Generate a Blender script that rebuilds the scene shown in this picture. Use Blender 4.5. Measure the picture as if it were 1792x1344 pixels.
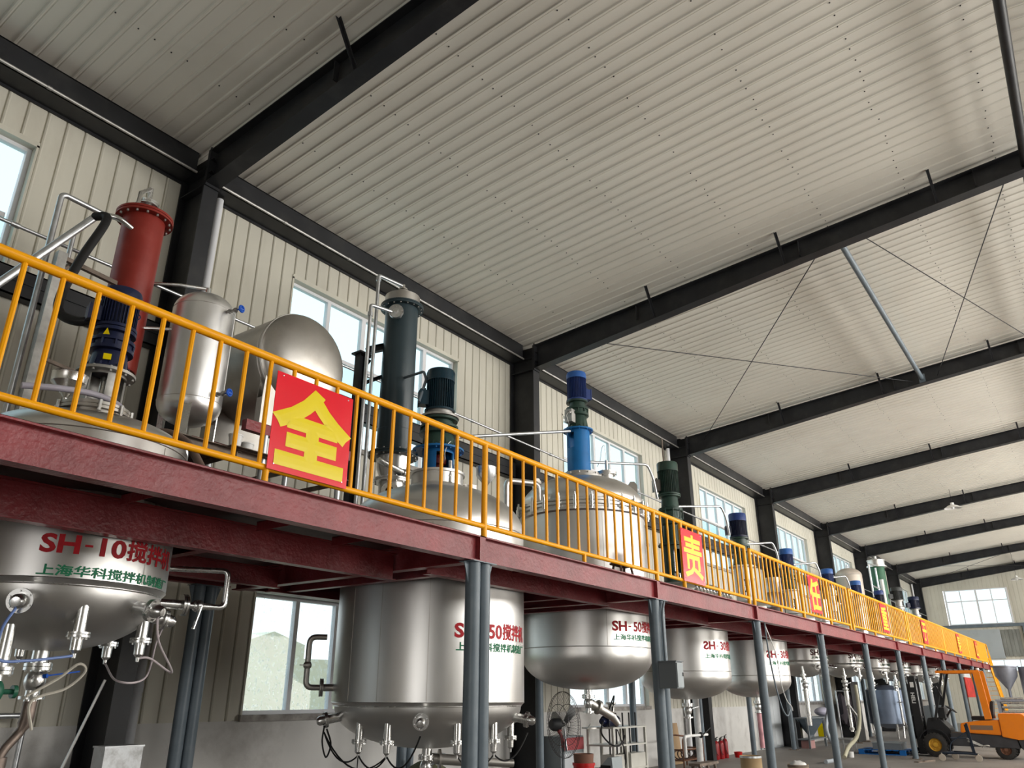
import bpy, bmesh, math, random
from math import pi, sin, cos, radians, sqrt, atan2, hypot
from mathutils import Vector, Matrix

random.seed(7)
SC = bpy.context.scene
C = SC.collection
for o in list(bpy.data.objects):
    bpy.data.objects.remove(o)

# ------------------------------------------------------------------ camera, world, lights, exposure
EYE = 1.77
FPX = 1355.1                                        # focal length in pixels of the 1792 px wide frame
YAW, PITCH, ROLL = 0.9469, 0.3822, 0.0008
_f = Vector((sin(YAW)*cos(PITCH), cos(YAW)*cos(PITCH), sin(PITCH)))
_r = Vector((cos(YAW), -sin(YAW), 0))
_u = _r.cross(_f)
_r, _u = _r*cos(ROLL) + _u*sin(ROLL), -_r*sin(ROLL) + _u*cos(ROLL)
cam = bpy.data.cameras.new('camera')
cam.sensor_width = 36.0
cam.lens = 36.0*FPX/1792
cam.clip_end = 300
camo = bpy.data.objects.new('camera', cam)
camo.matrix_world = Matrix(((_r.x, _u.x, -_f.x, 0), (_r.y, _u.y, -_f.y, 0), (_r.z, _u.z, -_f.z, EYE), (0, 0, 0, 1)))
C.objects.link(camo)
SC.camera = camo

def ray(px, py):
    return _r*((px-896)/FPX) + _u*((672-py)/FPX) + _f
def at(px, py, Y):                                  # a point of the photograph on the upright plane at depth Y
    d = ray(px, py); d = d*(Y/d.y)
    return Vector((d.x, d.y, d.z+EYE))
def onx(px, py, X):
    d = ray(px, py); d = d*(X/d.x)
    return Vector((d.x, d.y, d.z+EYE))
def onz(px, py, Z=0.0):
    d = ray(px, py); d = d*((Z-EYE)/d.z)
    return Vector((d.x, d.y, d.z+EYE))

world = bpy.data.worlds.new('sky')
SC.world = world
world.use_nodes = True
nt = world.node_tree
bg = nt.nodes['Background']
tc = nt.nodes.new('ShaderNodeTexCoord')
sx = nt.nodes.new('ShaderNodeSeparateXYZ')
rp = nt.nodes.new('ShaderNodeValToRGB')
rp.color_ramp.elements[0].position = 0.0
rp.color_ramp.elements[0].color = (1.0, 1.0, 1.0, 1)
rp.color_ramp.elements[1].position = 0.7
rp.color_ramp.elements[1].color = (0.74, 0.90, 1.0, 1)
nt.links.new(tc.outputs['Generated'], sx.inputs[0])
nt.links.new(sx.outputs['Z'], rp.inputs[0])
nt.links.new(rp.outputs[0], bg.inputs['Color'])
bg.inputs['Strength'].default_value = 1.35

def area(name, loc, rot, sx_, sy_, power, col=(1, 0.97, 0.92)):
    l = bpy.data.lights.new(name, 'AREA')
    l.shape = 'RECTANGLE'; l.size = sx_; l.size_y = sy_; l.energy = power; l.color = col
    o = bpy.data.objects.new(name, l); o.location = loc; o.rotation_euler = rot
    C.objects.link(o)
    return o
# lamps added outside unseen openings of the long wall and gable, standing in for daylight
for i, x in enumerate((5.5, 14, 23, 31.5, 40, 48.5, 57)):
    area('upper_window_fill', (x, -12.6, 7.4), (radians(82), 0, 0), 5.6, 3.0, (420, 1000, 1450, 1500, 1500, 1500, 1500)[i])
for x, w, p in ((12, 5.0, 420), (27, 5.0, 560), (44, 5.0, 600)):
    area('doorway_fill', (x, -12.6, 2.4), (radians(100), 0, 0), w, 4.4, p, (1.0, 0.95, 0.86))
area('gable_door_fill', (-11.6, -3.0, 2.4), (radians(96), 0, radians(-90)), 6.0, 4.4, 300, (1.0, 0.96, 0.9))

vs = SC.view_settings
vs.view_transform = 'Standard'; vs.look = 'None'; vs.gamma = 1.0; vs.use_curve_mapping = False
vs.exposure = 0.10
SC.cycles.use_denoising = True
SC.cycles.max_bounces = 8
SC.cycles.diffuse_bounces = 4
SC.cycles.transparent_max_bounces = 12
SC.cycles.sample_clamp_indirect = 6.0
SC.cycles.caustics_reflective = False
SC.cycles.caustics_refractive = False

# ------------------------------------------------------------------ materials
MATS = {}
def mat(name, col, rough=0.5, metal=0.0, var=0.0, scale=3.0, stretch=(1, 1, 1), bump=0.0, bscale=40.0, dirt=None, dirt_amt=0.0, dscale=1.2, spec=0.32, rvar=0.0, coat=0.0):
    if name in MATS:
        return MATS[name]
    m = bpy.data.materials.new(name); m.use_nodes = True
    n, l = m.node_tree.nodes, m.node_tree.links
    b = n['Principled BSDF']
    b.inputs['Base Color'].default_value = (*col, 1)
    b.inputs['Roughness'].default_value = rough
    b.inputs['Metallic'].default_value = metal
    b.inputs['Specular IOR Level'].default_value = spec
    if coat:
        b.inputs['Coat Weight'].default_value = coat
        b.inputs['Coat Roughness'].default_value = 0.12
    if var or bump or dirt or rvar:
        t = n.new('ShaderNodeTexCoord'); mp = n.new('ShaderNodeMapping')
        mp.inputs['Scale'].default_value = stretch
        l.new(t.outputs['Object'], mp.inputs[0])
    out = None
    if var or rvar:
        nz = n.new('ShaderNodeTexNoise'); nz.inputs['Scale'].default_value = scale; nz.inputs['Detail'].default_value = 5
        l.new(mp.outputs[0], nz.inputs[0])
        if var:
            r = n.new('ShaderNodeValToRGB')
            r.color_ramp.elements[0].position = 0.3; r.color_ramp.elements[1].position = 0.72
            r.color_ramp.elements[0].color = (*[c*(1-var) for c in col], 1)
            r.color_ramp.elements[1].color = (*[min(1, c*(1+var)) for c in col], 1)
            l.new(nz.outputs[0], r.inputs[0]); out = r.outputs[0]
        if rvar:
            mr = n.new('ShaderNodeMapRange')
            mr.inputs['From Min'].default_value = 0.3; mr.inputs['From Max'].default_value = 0.7
            mr.inputs['To Min'].default_value = max(0.02, rough-rvar); mr.inputs['To Max'].default_value = rough+rvar
            l.new(nz.outputs[0], mr.inputs[0]); l.new(mr.outputs[0], b.inputs['Roughness'])
    if dirt:
        n2 = n.new('ShaderNodeTexNoise'); n2.inputs['Scale'].default_value = dscale; n2.inputs['Detail'].default_value = 8
        n2.inputs['Roughness'].default_value = 0.65
        l.new(mp.outputs[0], n2.inputs[0])
        r2 = n.new('ShaderNodeValToRGB')
        r2.color_ramp.elements[0].position = 0.5; r2.color_ramp.elements[1].position = 0.75
        r2.color_ramp.elements[0].color = (0, 0, 0, 1); r2.color_ramp.elements[1].color = (dirt_amt,)*3 + (1,)
        l.new(n2.outputs[0], r2.inputs[0])
        mx = n.new('ShaderNodeMix'); mx.data_type = 'RGBA'
        l.new(r2.outputs[0], mx.inputs[0])
        if out is not None:
            l.new(out, mx.inputs[6])
        else:
            mx.inputs[6].default_value = (*col, 1)
        mx.inputs[7].default_value = (*dirt, 1)
        out = mx.outputs[2]
    if out is not None:
        l.new(out, b.inputs['Base Color'])
    if bump:
        n3 = n.new('ShaderNodeTexNoise'); n3.inputs['Scale'].default_value = bscale; n3.inputs['Detail'].default_value = 4
        l.new(mp.outputs[0], n3.inputs[0])
        bp = n.new('ShaderNodeBump'); bp.inputs['Strength'].default_value = bump; bp.inputs['Distance'].default_value = 0.02
        l.new(n3.outputs[0], bp.inputs['Height']); l.new(bp.outputs[0], b.inputs['Normal'])
    MATS[name] = m
    return m

def glass_mat(name, tint, gloss=0.08, haze=0.0, hcol=(0.8, 0.85, 0.85)):
    m = bpy.data.materials.new(name); m.use_nodes = True
    n, l = m.node_tree.nodes, m.node_tree.links
    n.remove(n['Principled BSDF'])
    o = n['Material Output']
    tr = n.new('ShaderNodeBsdfTransparent'); tr.inputs[0].default_value = (*tint, 1)
    gl = n.new('ShaderNodeBsdfGlossy'); gl.inputs['Roughness'].default_value = 0.03
    fr = n.new('ShaderNodeFresnel'); fr.inputs[0].default_value = 1.45
    mx = n.new('ShaderNodeMixShader')
    ge = n.new('ShaderNodeNewGeometry'); iv = n.new('ShaderNodeMath'); iv.operation = 'SUBTRACT'; iv.inputs[0].default_value = 1.0
    ml = n.new('ShaderNodeMath'); ml.operation = 'MULTIPLY'
    l.new(ge.outputs['Backfacing'], iv.inputs[1]); l.new(fr.outputs[0], ml.inputs[0]); l.new(iv.outputs[0], ml.inputs[1])
    l.new(ml.outputs[0], mx.inputs[0]); l.new(tr.outputs[0], mx.inputs[1]); l.new(gl.outputs[0], mx.inputs[2])
    last = mx
    if haze:
        df = n.new('ShaderNodeBsdfTranslucent'); df.inputs[0].default_value = (*hcol, 1)
        tcn = n.new('ShaderNodeTexCoord'); nz = n.new('ShaderNodeTexNoise'); nz.inputs['Scale'].default_value = 22; nz.inputs['Detail'].default_value = 9
        mpn = n.new('ShaderNodeMapping'); mpn.inputs['Scale'].default_value = (1, 1, 0.7)
        l.new(tcn.outputs['Object'], mpn.inputs[0]); l.new(mpn.outputs[0], nz.inputs[0])
        r = n.new('ShaderNodeMapRange'); r.inputs['From Min'].default_value = 0.52; r.inputs['From Max'].default_value = 0.72; r.inputs['To Max'].default_value = haze
        l.new(nz.outputs[0], r.inputs[0])
        m2 = n.new('ShaderNodeMixShader')
        l.new(r.outputs[0], m2.inputs[0]); l.new(mx.outputs[0], m2.inputs[1]); l.new(df.outputs[0], m2.inputs[2])
        last = m2
    l.new(last.outputs[0], o.inputs[0])
    return m

STEEL = mat('dark_painted_steel', (0.019, 0.020, 0.023), 0.42, 0, 0.25, 2.0, dirt=(0.12, 0.115, 0.105), dirt_amt=0.20, dscale=1.6)
ROOF = mat('cream_roof_sheet', (0.74, 0.71, 0.64), 0.38, 0, 0.06, 0.35, dirt=(0.55, 0.50, 0.43), dirt_amt=0.35, dscale=0.5)
WALLM = mat('cream_wall_sheet', (0.60, 0.58, 0.50), 0.5, 0, 0.07, 0.8, stretch=(1, 1, 0.3), dirt=(0.40, 0.36, 0.29), dirt_amt=0.40, dscale=1.4)
MASON = mat('whitewashed_masonry', (0.62, 0.61, 0.59), 0.75, 0, 0.10, 0.9, dirt=(0.30, 0.28, 0.26), dirt_amt=0.75, dscale=1.1, bump=0.1, bscale=60)
CONC = mat('concrete_floor', (0.25, 0.235, 0.22), 0.55, 0, 0.18, 0.6, dirt=(0.17, 0.155, 0.14), dirt_amt=0.7, dscale=0.7, rvar=0.12)
YEL = mat('yellow_rail_paint', (1.0, 0.42, 0.003), 0.36, 0, 0.05, 6.0, spec=0.3)
MAROON = mat('maroon_beam_paint', (0.235, 0.032, 0.038), 0.36, 0, 0.22, 3.0, bump=0.35, bscale=26, dirt=(0.33, 0.12, 0.13), dirt_amt=0.35, dscale=5.0)
POSTM = mat('blue_grey_post_paint', (0.135, 0.17, 0.20), 0.38, 0, 0.12, 3.0, dirt=(0.22, 0.24, 0.26), dirt_amt=0.3, dscale=3)
SS = mat('brushed_stainless', (0.70, 0.69, 0.675), 0.38, 1.0, 0.05, 2.2, stretch=(1, 1, 0.25), rvar=0.05, dirt=(0.52, 0.49, 0.45), dirt_amt=0.35, dscale=1.5)
SSR = mat('satin_stainless', (0.88, 0.88, 0.88), 0.36, 0.97, 0.03, 3.0, rvar=0.04)
SSB = mat('bright_stainless', (0.74, 0.74, 0.73), 0.27, 1.0, 0.05, 5.0, rvar=0.06)
SSD = mat('dull_stainless', (0.52, 0.50, 0.47), 0.42, 1.0, 0.14, 2.0, dirt=(0.33, 0.28, 0.24), dirt_amt=0.5, dscale=1.8)
GALV = mat('galvanised_steel', (0.58, 0.60, 0.62), 0.36, 0.9, 0.15, 8.0)
IRON = mat('rusty_angle_iron', (0.20, 0.16, 0.13), 0.7, 0.3, 0.35, 7.0)
CAST = mat('cast_grey_iron', (0.40, 0.39, 0.37), 0.5, 0.7, 0.25, 9.0)
NAVY = mat('navy_motor_paint', (0.011, 0.016, 0.050), 0.32, 0, 0.2, 6.0)
BLUE = mat('blue_motor_paint', (0.030, 0.11, 0.36), 0.35, 0, 0.15, 4.0)
BLUED = mat('deep_blue_motor_paint', (0.018, 0.042, 0.17), 0.35, 0, 0.15, 4.0)
SKYB = mat('bright_blue_frame_paint', (0.012, 0.155, 0.42), 0.36, 0, 0.12, 4.0)
TEAL = mat('dark_teal_motor_paint', (0.010, 0.034, 0.052), 0.25, 0, 0.2, 5.0)
GREEN = mat('dark_green_gearbox_paint', (0.024, 0.055, 0.042), 0.35, 0, 0.25, 5.0, dirt=(0.10, 0.10, 0.09), dirt_amt=0.3, dscale=4)
SLATE = mat('slate_column_paint', (0.036, 0.056, 0.066), 0.35, 0, 0.10, 3.0)
REDP = mat('red_oxide_paint', (0.25, 0.026, 0.018), 0.42, 0, 0.12, 3.0, dirt=(0.36, 0.12, 0.10), dirt_amt=0.3, dscale=3)
BLACK = mat('black_rubber', (0.012, 0.012, 0.013), 0.5)
WHITE = mat('white_plastic', (0.78, 0.78, 0.77), 0.4)
PVC = mat('white_pvc_frame', (0.74, 0.75, 0.78), 0.35, 0, 0.04, 4)
BLUEH = mat('blue_handwheel_paint', (0.01, 0.10, 0.55), 0.35)
SIGNR = mat('red_sign_board', (0.82, 0.003, 0.020), 0.22, 0, 0.03, 2.0, spec=0.25)
SIGNY = mat('yellow_sign_letter', (0.84, 0.66, 0.001), 0.3, spec=0.25)
LETR = mat('red_stencil_paint', (0.50, 0.012, 0.022), 0.55, 0, 0.15, 20)
LETG = mat('green_stencil_paint', (0.015, 0.20, 0.095), 0.55, 0, 0.15, 20)
LETK = mat('dark_stencil_paint', (0.10, 0.025, 0.03), 0.55)
LETB = mat('dark_green_stencil_paint', (0.03, 0.10, 0.07), 0.55)
GLASS = glass_mat('window_glass', (0.90, 0.99, 1.0), haze=0.0)
GLASSD = glass_mat('dusty_window_glass', (0.93, 0.985, 1.0), haze=0.30)
MAROOND = mat('maroon_sealant', (0.10, 0.012, 0.012), 0.5)

# ------------------------------------------------------------------ mesh helpers
def V(*a):
    return Vector(a[0]) if len(a) == 1 else Vector(a)

class MB:
    def __init__(s):
        s.bm = bmesh.new()
    def face(s, pts):
        try:
            return s.bm.faces.new([s.bm.verts.new(p) for p in pts])
        except ValueError:
            return None
    def box(s, x0, x1, y0, y1, z0, z1):
        v = [s.bm.verts.new(p) for p in ((x0, y0, z0), (x1, y0, z0), (x1, y1, z0), (x0, y1, z0), (x0, y0, z1), (x1, y0, z1), (x1, y1, z1), (x0, y1, z1))]
        for f in ((0, 3, 2, 1), (4, 5, 6, 7), (0, 1, 5, 4), (1, 2, 6, 5), (2, 3, 7, 6), (3, 0, 4, 7)):
            s.bm.faces.new([v[i] for i in f])
        return s
    def beam(s, p, q, w, h, up=(0, 0, 1)):
        p, q = V(p), V(q); d = (q-p).normalized(); up = V(up)
        if abs(d.dot(up)) > 0.98:
            up = V(1, 0, 0)
        a = d.cross(up).normalized(); b = a.cross(d).normalized()
        c = []
        for o in (p, q):
            for i, j in ((-1, -1), (1, -1), (1, 1), (-1, 1)):
                c.append(s.bm.verts.new(o + a*(i*w/2) + b*(j*h/2)))
        for f in ((0, 1, 2, 3), (7, 6, 5, 4), (0, 4, 5, 1), (1, 5, 6, 2), (2, 6, 7, 3), (3, 7, 4, 0)):
            s.bm.faces.new([c[i] for i in f])
        return s
    def ibeam(s, p, q, h, w, tf, tw, up=(0, 0, 1)):        # H-section; p,q on the centre line
        p, q, up = V(p), V(q), V(up)
        b = up.normalized()
        s.beam(p + b*(h/2-tf/2), q + b*(h/2-tf/2), w, tf, up)
        s.beam(p - b*(h/2-tf/2), q - b*(h/2-tf/2), w, tf, up)
        s.beam(p, q, tw, h-2*tf, up)
        return s
    def angle(s, p, q, w, t, up=(0, 0, 1)):
        p, q, up = V(p), V(q), V(up)
        d = (q-p).normalized()
        if abs(d.dot(up)) > 0.98: up = V(1, 0, 0)
        a = d.cross(up).normalized(); b = a.cross(d).normalized()
        s.beam(p + b*(w/2-t/2), q + b*(w/2-t/2), w, t, up)
        s.beam(p - a*(w/2-t/2), q - a*(w/2-t/2), t, w, up)
        return s
    def tube(s, pts, r, n=10, caps=True):
        pts = [V(p) for p in pts]
        rings = []; a = None
        for i, p in enumerate(pts):
            if i == 0: d = pts[1]-p
            elif i == len(pts)-1: d = p-pts[i-1]
            else: d = (pts[i+1]-p).normalized() + (p-pts[i-1]).normalized()
            if d.length < 1e-9: d = V(0, 0, 1)
            d.normalize()
            if a is None:
                a = d.orthogonal().normalized()
            else:
                a = (a - d*a.dot(d))
                a = a.normalized() if a.length > 1e-6 else d.orthogonal().normalized()
            b = d.cross(a)
            k = 1.0
            if 0 < i < len(pts)-1:
                c_ = (p-pts[i-1]).normalized().dot(d)
                k = min(1.35, 1/max(0.5, c_))
            rr = r[i] if isinstance(r, (list, tuple)) else r
            rings.append([s.bm.verts.new(p + (a*cos(2*pi*j/n) + b*sin(2*pi*j/n))*rr*k) for j in range(n)])
        for i in range(len(rings)-1):
            for j in range(n):
                s.bm.faces.new((rings[i][j], rings[i][(j+1) % n], rings[i+1][(j+1) % n], rings[i+1][j]))
        if caps:
            s.bm.faces.new(rings[0][::-1]); s.bm.faces.new(rings[-1])
        return s
    def cyl(s, p, q, r, r2=None, n=20, caps=True):
        return s.tube([p, q], [r, r if r2 is None else r2], n, caps)
    def lathe(s, prof, c=(0, 0, 0), n=40, axis=(0, 0, 1)):
        # prof: (radius, height along axis) from one end to the other
        c = V(c); d = V(axis).normalized(); a = V(1, 0, 0) if abs(d.z) > 0.999 else d.orthogonal().normalized(); b = d.cross(a)
        rings = []
        for r, z in prof:
            if r < 1e-6:
                rings.append([s.bm.verts.new(c + d*z)])
            else:
                rings.append([s.bm.verts.new(c + d*z + (a*cos(2*pi*j/n) + b*sin(2*pi*j/n))*r) for j in range(n)])
        for A, B in zip(rings, rings[1:]):
            for j in range(n):
                k = (j+1) % n
                if len(A) == 1 and len(B) == 1: continue
                if len(A) == 1: s.bm.faces.new((A[0], B[k], B[j]))
                elif len(B) == 1: s.bm.faces.new((A[j], A[k], B[0]))
                else: s.bm.faces.new((A[j], A[k], B[k], B[j]))
        return s
    def prism(s, pts, o, u, v, w):                         # polygon pts in the plane (u,v) at o, extruded by vector w
        o, u, v, w = V(o), V(u), V(v), V(w)
        A = [s.bm.verts.new(o + u*a + v*b) for a, b in pts]
        B = [s.bm.verts.new(o + u*a + v*b + w) for a, b in pts]
        n = len(pts)
        s.bm.faces.new(A[::-1]); s.bm.faces.new(B)
        for i in range(n):
            s.bm.faces.new((A[i], A[(i+1) % n], B[(i+1) % n], B[i]))
        return s
    def torus(s, c, axis, R, r, n=32, m=8):
        c = V(c); d = V(axis).normalized(); a = V(1, 0, 0) if abs(d.z) > 0.999 else d.orthogonal().normalized(); b = d.cross(a)
        g = []
        for i in range(n):
            e = a*cos(2*pi*i/n) + b*sin(2*pi*i/n)
            g.append([s.bm.verts.new(c + e*(R + r*cos(2*pi*j/m)) + d*(r*sin(2*pi*j/m))) for j in range(m)])
        for i in range(n):
            for j in range(m):
                s.bm.faces.new((g[i][j], g[(i+1) % n][j], g[(i+1) % n][(j+1) % m], g[i][(j+1) % m]))
        return s
    def ball(s, c, rx, ry=None, rz=None, n=16, m=10):
        ry = rx if ry is None else ry; rz = rx if rz is None else rz
        c = V(c)
        prof = [(sin(pi*i/m), -cos(pi*i/m)) for i in range(m+1)]
        rings = []
        for r, z in prof:
            if r < 1e-6: rings.append([s.bm.verts.new(c + V(0, 0, z*rz))])
            else: rings.append([s.bm.verts.new(c + V(r*rx*cos(2*pi*j/n), r*ry*sin(2*pi*j/n), z*rz)) for j in range(n)])
        for A, B in zip(rings, rings[1:]):
            for j in range(n):
                k = (j+1) % n
                if len(A) == 1: s.bm.faces.new((A[0], B[k], B[j]))
                elif len(B) == 1: s.bm.faces.new((A[j], A[k], B[0]))
                else: s.bm.faces.new((A[j], A[k], B[k], B[j]))
        return s
    def bolts(s, c, R, n, r, h, axis=(0, 0, 1), ph=0.0):
        c = V(c); d = V(axis).normalized(); a = V(1, 0, 0) if abs(d.z) > 0.999 else d.orthogonal().normalized(); b = d.cross(a)
        for i in range(n):
            t = 2*pi*i/n + ph
            p = c + (a*cos(t) + b*sin(t))*R
            s.cyl(p - d*(h/2), p + d*(h/2), r, n=6)
        return s
    def build(s, name, m, parent=None, org=None, smooth=True, ang=38):
        me = bpy.data.meshes.new(name)
        if parent is not None:
            org = ORG[parent.name]
        elif org is None:
            org = V(0, 0, 0)
        org = V(org)
        bmesh.ops.recalc_face_normals(s.bm, faces=s.bm.faces)
        bmesh.ops.translate(s.bm, verts=s.bm.verts, vec=-org)
        s.bm.to_mesh(me); s.bm.free()
        if smooth:
            me.polygons.foreach_set('use_smooth', [True]*len(me.polygons))
            me.set_sharp_from_angle(angle=radians(ang))
        me.materials.append(m)
        o = bpy.data.objects.new(name, me)
        C.objects.link(o)
        if parent is not None:
            o.parent = parent
        else:
            o.location = org
        ORG[o.name] = org
        return o

ORG = {}
def tag(o, label, cat, group=None, kind=None):
    if label: o['label'] = label
    if cat: o['category'] = cat
    if group: o['group'] = group
    if kind: o['kind'] = kind
    return o
def thing(name, label, cat, loc, group=None):
    o = bpy.data.objects.new(name, None); C.objects.link(o)
    o.location = loc; o.empty_display_size = 0.2
    ORG[o.name] = V(loc)
    return tag(o, label, cat, group)
def struct(o):
    o['kind'] = 'structure'
    return o

def text_mesh(body, size, bold=0.02, squash=1.0, mirror_first=False):
    """vertices and faces of a line of lettering, origin at its lower left, x to the right, y up"""
    cu = bpy.data.curves.new('lettering', 'FONT')
    cu.body = body; cu.extrude = 0.004; cu.bevel_depth = bold; cu.bevel_resolution = 0; cu.resolution_u = 3
    o = bpy.data.objects.new('lettering', cu); C.objects.link(o)
    dg = bpy.context.evaluated_depsgraph_get()
    dg.update()
    me = bpy.data.meshes.new_from_object(o.evaluated_get(dg))
    vs_ = [v.co.copy() for v in me.vertices]; fs = [tuple(p.vertices) for p in me.polygons]
    bpy.data.objects.remove(o); bpy.data.curves.remove(cu); bpy.data.meshes.remove(me)
    x0 = min(v.x for v in vs_)
    for v in vs_:
        v.x = (v.x-x0)*size*squash; v.y *= size; v.z *= size*0.12
    return vs_, fs

def arc(c, r, a0, a1, n=8):
    return [(c[0] + r*cos(radians(a0 + (a1-a0)*i/n)), c[1] + r*sin(radians(a0 + (a1-a0)*i/n))) for i in range(n+1)]
def bend(pts, r=0.08, n=5):                              # rounds the corners of a pipe run
    pts = [V(p) for p in pts]; out = [pts[0]]
    for a, b, c in zip(pts, pts[1:], pts[2:]):
        u, w = (a-b), (c-b)
        k = min(r, u.length*0.45, w.length*0.45)
        p, q = b + u.normalized()*k, b + w.normalized()*k
        for i in range(n+1):
            t = i/n
            out.append(p*(1-t)**2 + b*(2*t*(1-t)) + q*t*t)
    out.append(pts[-1])
    return out
def sag(p, q, d, n=12):                                  # a hanging hose between two points
    p, q = V(p), V(q)
    return [p.lerp(q, i/n) - V(0, 0, d*4*(i/n)*(1-i/n)) for i in range(n+1)]
def spline(pts, n=8):
    P = [V(p) for p in pts]; P = [P[0]*2-P[1]] + P + [P[-1]*2-P[-2]]; out = []
    for i in range(1, len(P)-2):
        for k in range(n):
            t = k/n
            out.append(0.5*((P[i]*2) + (P[i+1]-P[i-1])*t + (P[i-1]*2-P[i]*5+P[i+1]*4-P[i+2])*t*t + (P[i]*3-P[i-1]-P[i+1]*3+P[i+2])*t**3))
    out.append(P[-2]); return out

#==SETTING==
# ------------------------------------------------------------------ the setting
WY = 10.4                                               # inner face of the long window wall
X0, X1 = -10.0, 65.3
RIDGE = -0.8
FR = [-3.2, 5.306, 14.349, 23.371, 31.822, 40.327, 48.211, 56.771, 64.95]      # steel frames (near flange edge)
STEP = 0.26
def zc(y):                                              # underside of the roof sheet
    return 9.90 + 0.097*(9.64-y) if y > RIDGE else 9.90 + 0.097*(9.64-RIDGE) - 0.097*(RIDGE-y)

b = MB(); b.box(X0-0.3, X1+0.3, -12.6, 11, -0.2, 0)
struct(b.build('floor', CONC, smooth=False))

# upper and lower windows of the long wall: (x0, x1, z0, z1)
def snap(x): return round((x-7.659)/STEP)*STEP + 7.659
UP = []
for i, f in enumerate(FR[:-1]):
    x0 = snap(f+2.36) if i else snap(3.12)-18*STEP; x1 = x0 + 18*STEP
    UP.append((x0, x1, 6.02, 8.80))
LOWW = []
for i, f in enumerate(FR[:-1]):
    if i in (3,):                                       # the bay with the grey door has no lower window
        continue
    x0 = snap(f+2.42); x1 = x0 + (14 if i < 2 else 16)*STEP
    LOWW.append((x0, x1, 1.50, 3.28))
DOORX = (snap(30.0), snap(30.0)+8*STEP)

b = MB()
n0 = int((X0-7.659)/STEP)-1; n1 = int((X1-7.659)/STEP)+1
for i in range(n0, n1+1):
    xa = 7.659 + i*STEP; xb = xa + STEP; xm = (xa+xb)/2
    segs = [(1.40, 9.85)]
    for (w0, w1, z0, z1) in UP + LOWW + [(DOORX[0], DOORX[1], 1.4, 2.6)]:
        if w0 < xm < w1:
            ns = []
            for (a, c) in segs:
                if z1 <= a or z0 >= c: ns.append((a, c)); continue
                if z0 > a: ns.append((a, z0))
                if z1 < c: ns.append((z1, c))
            segs = ns
    g = 0.022
    for (a, c) in segs:
        # a flat panel with a narrow pressed joint on its left and a faint rib beside it
        prof = [(xa, 0.0), (xa+g*0.3, 0.026), (xa+g*0.75, 0.026), (xa+g*1.1, 0.0), (xa+g*1.9, -0.008), (xa+g*2.8, 0.0), (xb, 0.0)]
        rows = [[b.bm.verts.new((x, WY+d, z)) for x, d in prof] for z in (a, c)]
        for k in range(len(prof)-1):
            b.bm.faces.new((rows[0][k], rows[0][k+1], rows[1][k+1], rows[1][k]))
wl = struct(b.build('wall_left', WALLM, smooth=False))
# masonry foot of the long wall, thicker than the sheet
b = MB()
cuts = [X0-0.2, DOORX[0], DOORX[1], X1+0.2]
b.box(cuts[0], cuts[1], WY-0.02, WY+0.24, 0, 1.42); b.box(cuts[2], cuts[3], WY-0.02, WY+0.24, 0, 1.42)
mas = struct(b.build('wall_left_lower', MASON, smooth=False))
# outer skin so that no light leaks round the joints
b = MB()
xs = sorted({X0-0.2, X1+0.2} | {v for w in UP for v in w[:2]} | {v for w in LOWW for v in w[:2]})
for xa, xb in zip(xs, xs[1:]):
    xm = (xa+xb)/2; segs = [(1.4, 10.1)]
    for (w0, w1, z0, z1) in UP+LOWW:
        if w0 < xm < w1:
            ns = []
            for (a, c) in segs:
                if z1 <= a or z0 >= c: ns.append((a, c)); continue
                if z0 > a: ns.append((a, z0))
                if z1 < c: ns.append((z1, c))
            segs = ns
    for a, c in segs:
        b.box(xa, xb, WY+0.215, WY+0.26, a, c)
struct(b.build('wall_left_outer', WALLM, smooth=False))

SILLM = mat('dirty_sill', (0.36, 0.34, 0.32), 0.8, 0, 0.3, 6, dirt=(0.12, 0.10, 0.09), dirt_amt=0.8, dscale=4)
def window(idx, x0, x1, z0, z1, npan, transoms, glass, split=None):
    wn = bpy.data.objects.new('window_%d' % idx, None); C.objects.link(wn)
    wn.location = (x0, WY, z0); ORG[wn.name] = V(x0, WY, z0); wn['kind'] = 'structure'
    b = MB(); t = 0.055
    # sheet-metal reveal
    b.box(x0-0.012, x0+0.02, WY-0.02, WY+0.21, z0, z1); b.box(x1-0.02, x1+0.012, WY-0.02, WY+0.21, z0, z1)
    b.box(x0-0.012, x1+0.012, WY-0.02, WY+0.21, z1-0.03, z1+0.05)
    b.build('window_reveal', WALLM, wn, smooth=False)
    b = MB(); b.box(x0-0.03, x1+0.03, WY-0.06, WY+0.21, z0-0.09, z0); b.build('window_sill', SILLM, wn, smooth=False)
    ya, yb = WY+0.11, WY+0.20
    b = MB()
    b.box(x0+0.02, x0+0.02+t, ya, yb, z0, z1-0.03); b.box(x1-0.02-t, x1-0.02, ya, yb, z0, z1-0.03)
    b.box(x0+0.02+t, x1-0.02-t, ya, yb, z1-0.03-t, z1-0.03); b.box(x0+0.02+t, x1-0.02-t, ya, yb, z0, z0+t)
    xi0, xi1, zi0, zi1 = x0+0.02+t, x1-0.02-t, z0+t, z1-0.03-t
    w = (xi1-xi0)/npan
    for k in range(1, npan):
        m_ = 0.040 if k % 2 else 0.052
        b.box(xi0+w*k-m_, xi0+w*k+m_, ya, yb, zi0, zi1)
    for z in transoms:
        for k in range(npan):
            b.box(xi0+w*k+0.045, xi0+w*(k+1)-0.045, ya+0.003, yb-0.003, z-0.035, z+0.035)
    b.build('window_frame', PVC, wn, smooth=False)
    b = MB()
    zs = [zi0] + list(transoms) + [zi1]
    for k in range(npan):
        for za, zb in zip(zs, zs[1:]):
            b.box(xi0+w*k+0.01, xi0+w*(k+1)-0.01, WY+0.152, WY+0.158, za, zb)
    b.build('glass', glass, wn, smooth=False)
    return wn
k = 1
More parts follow.
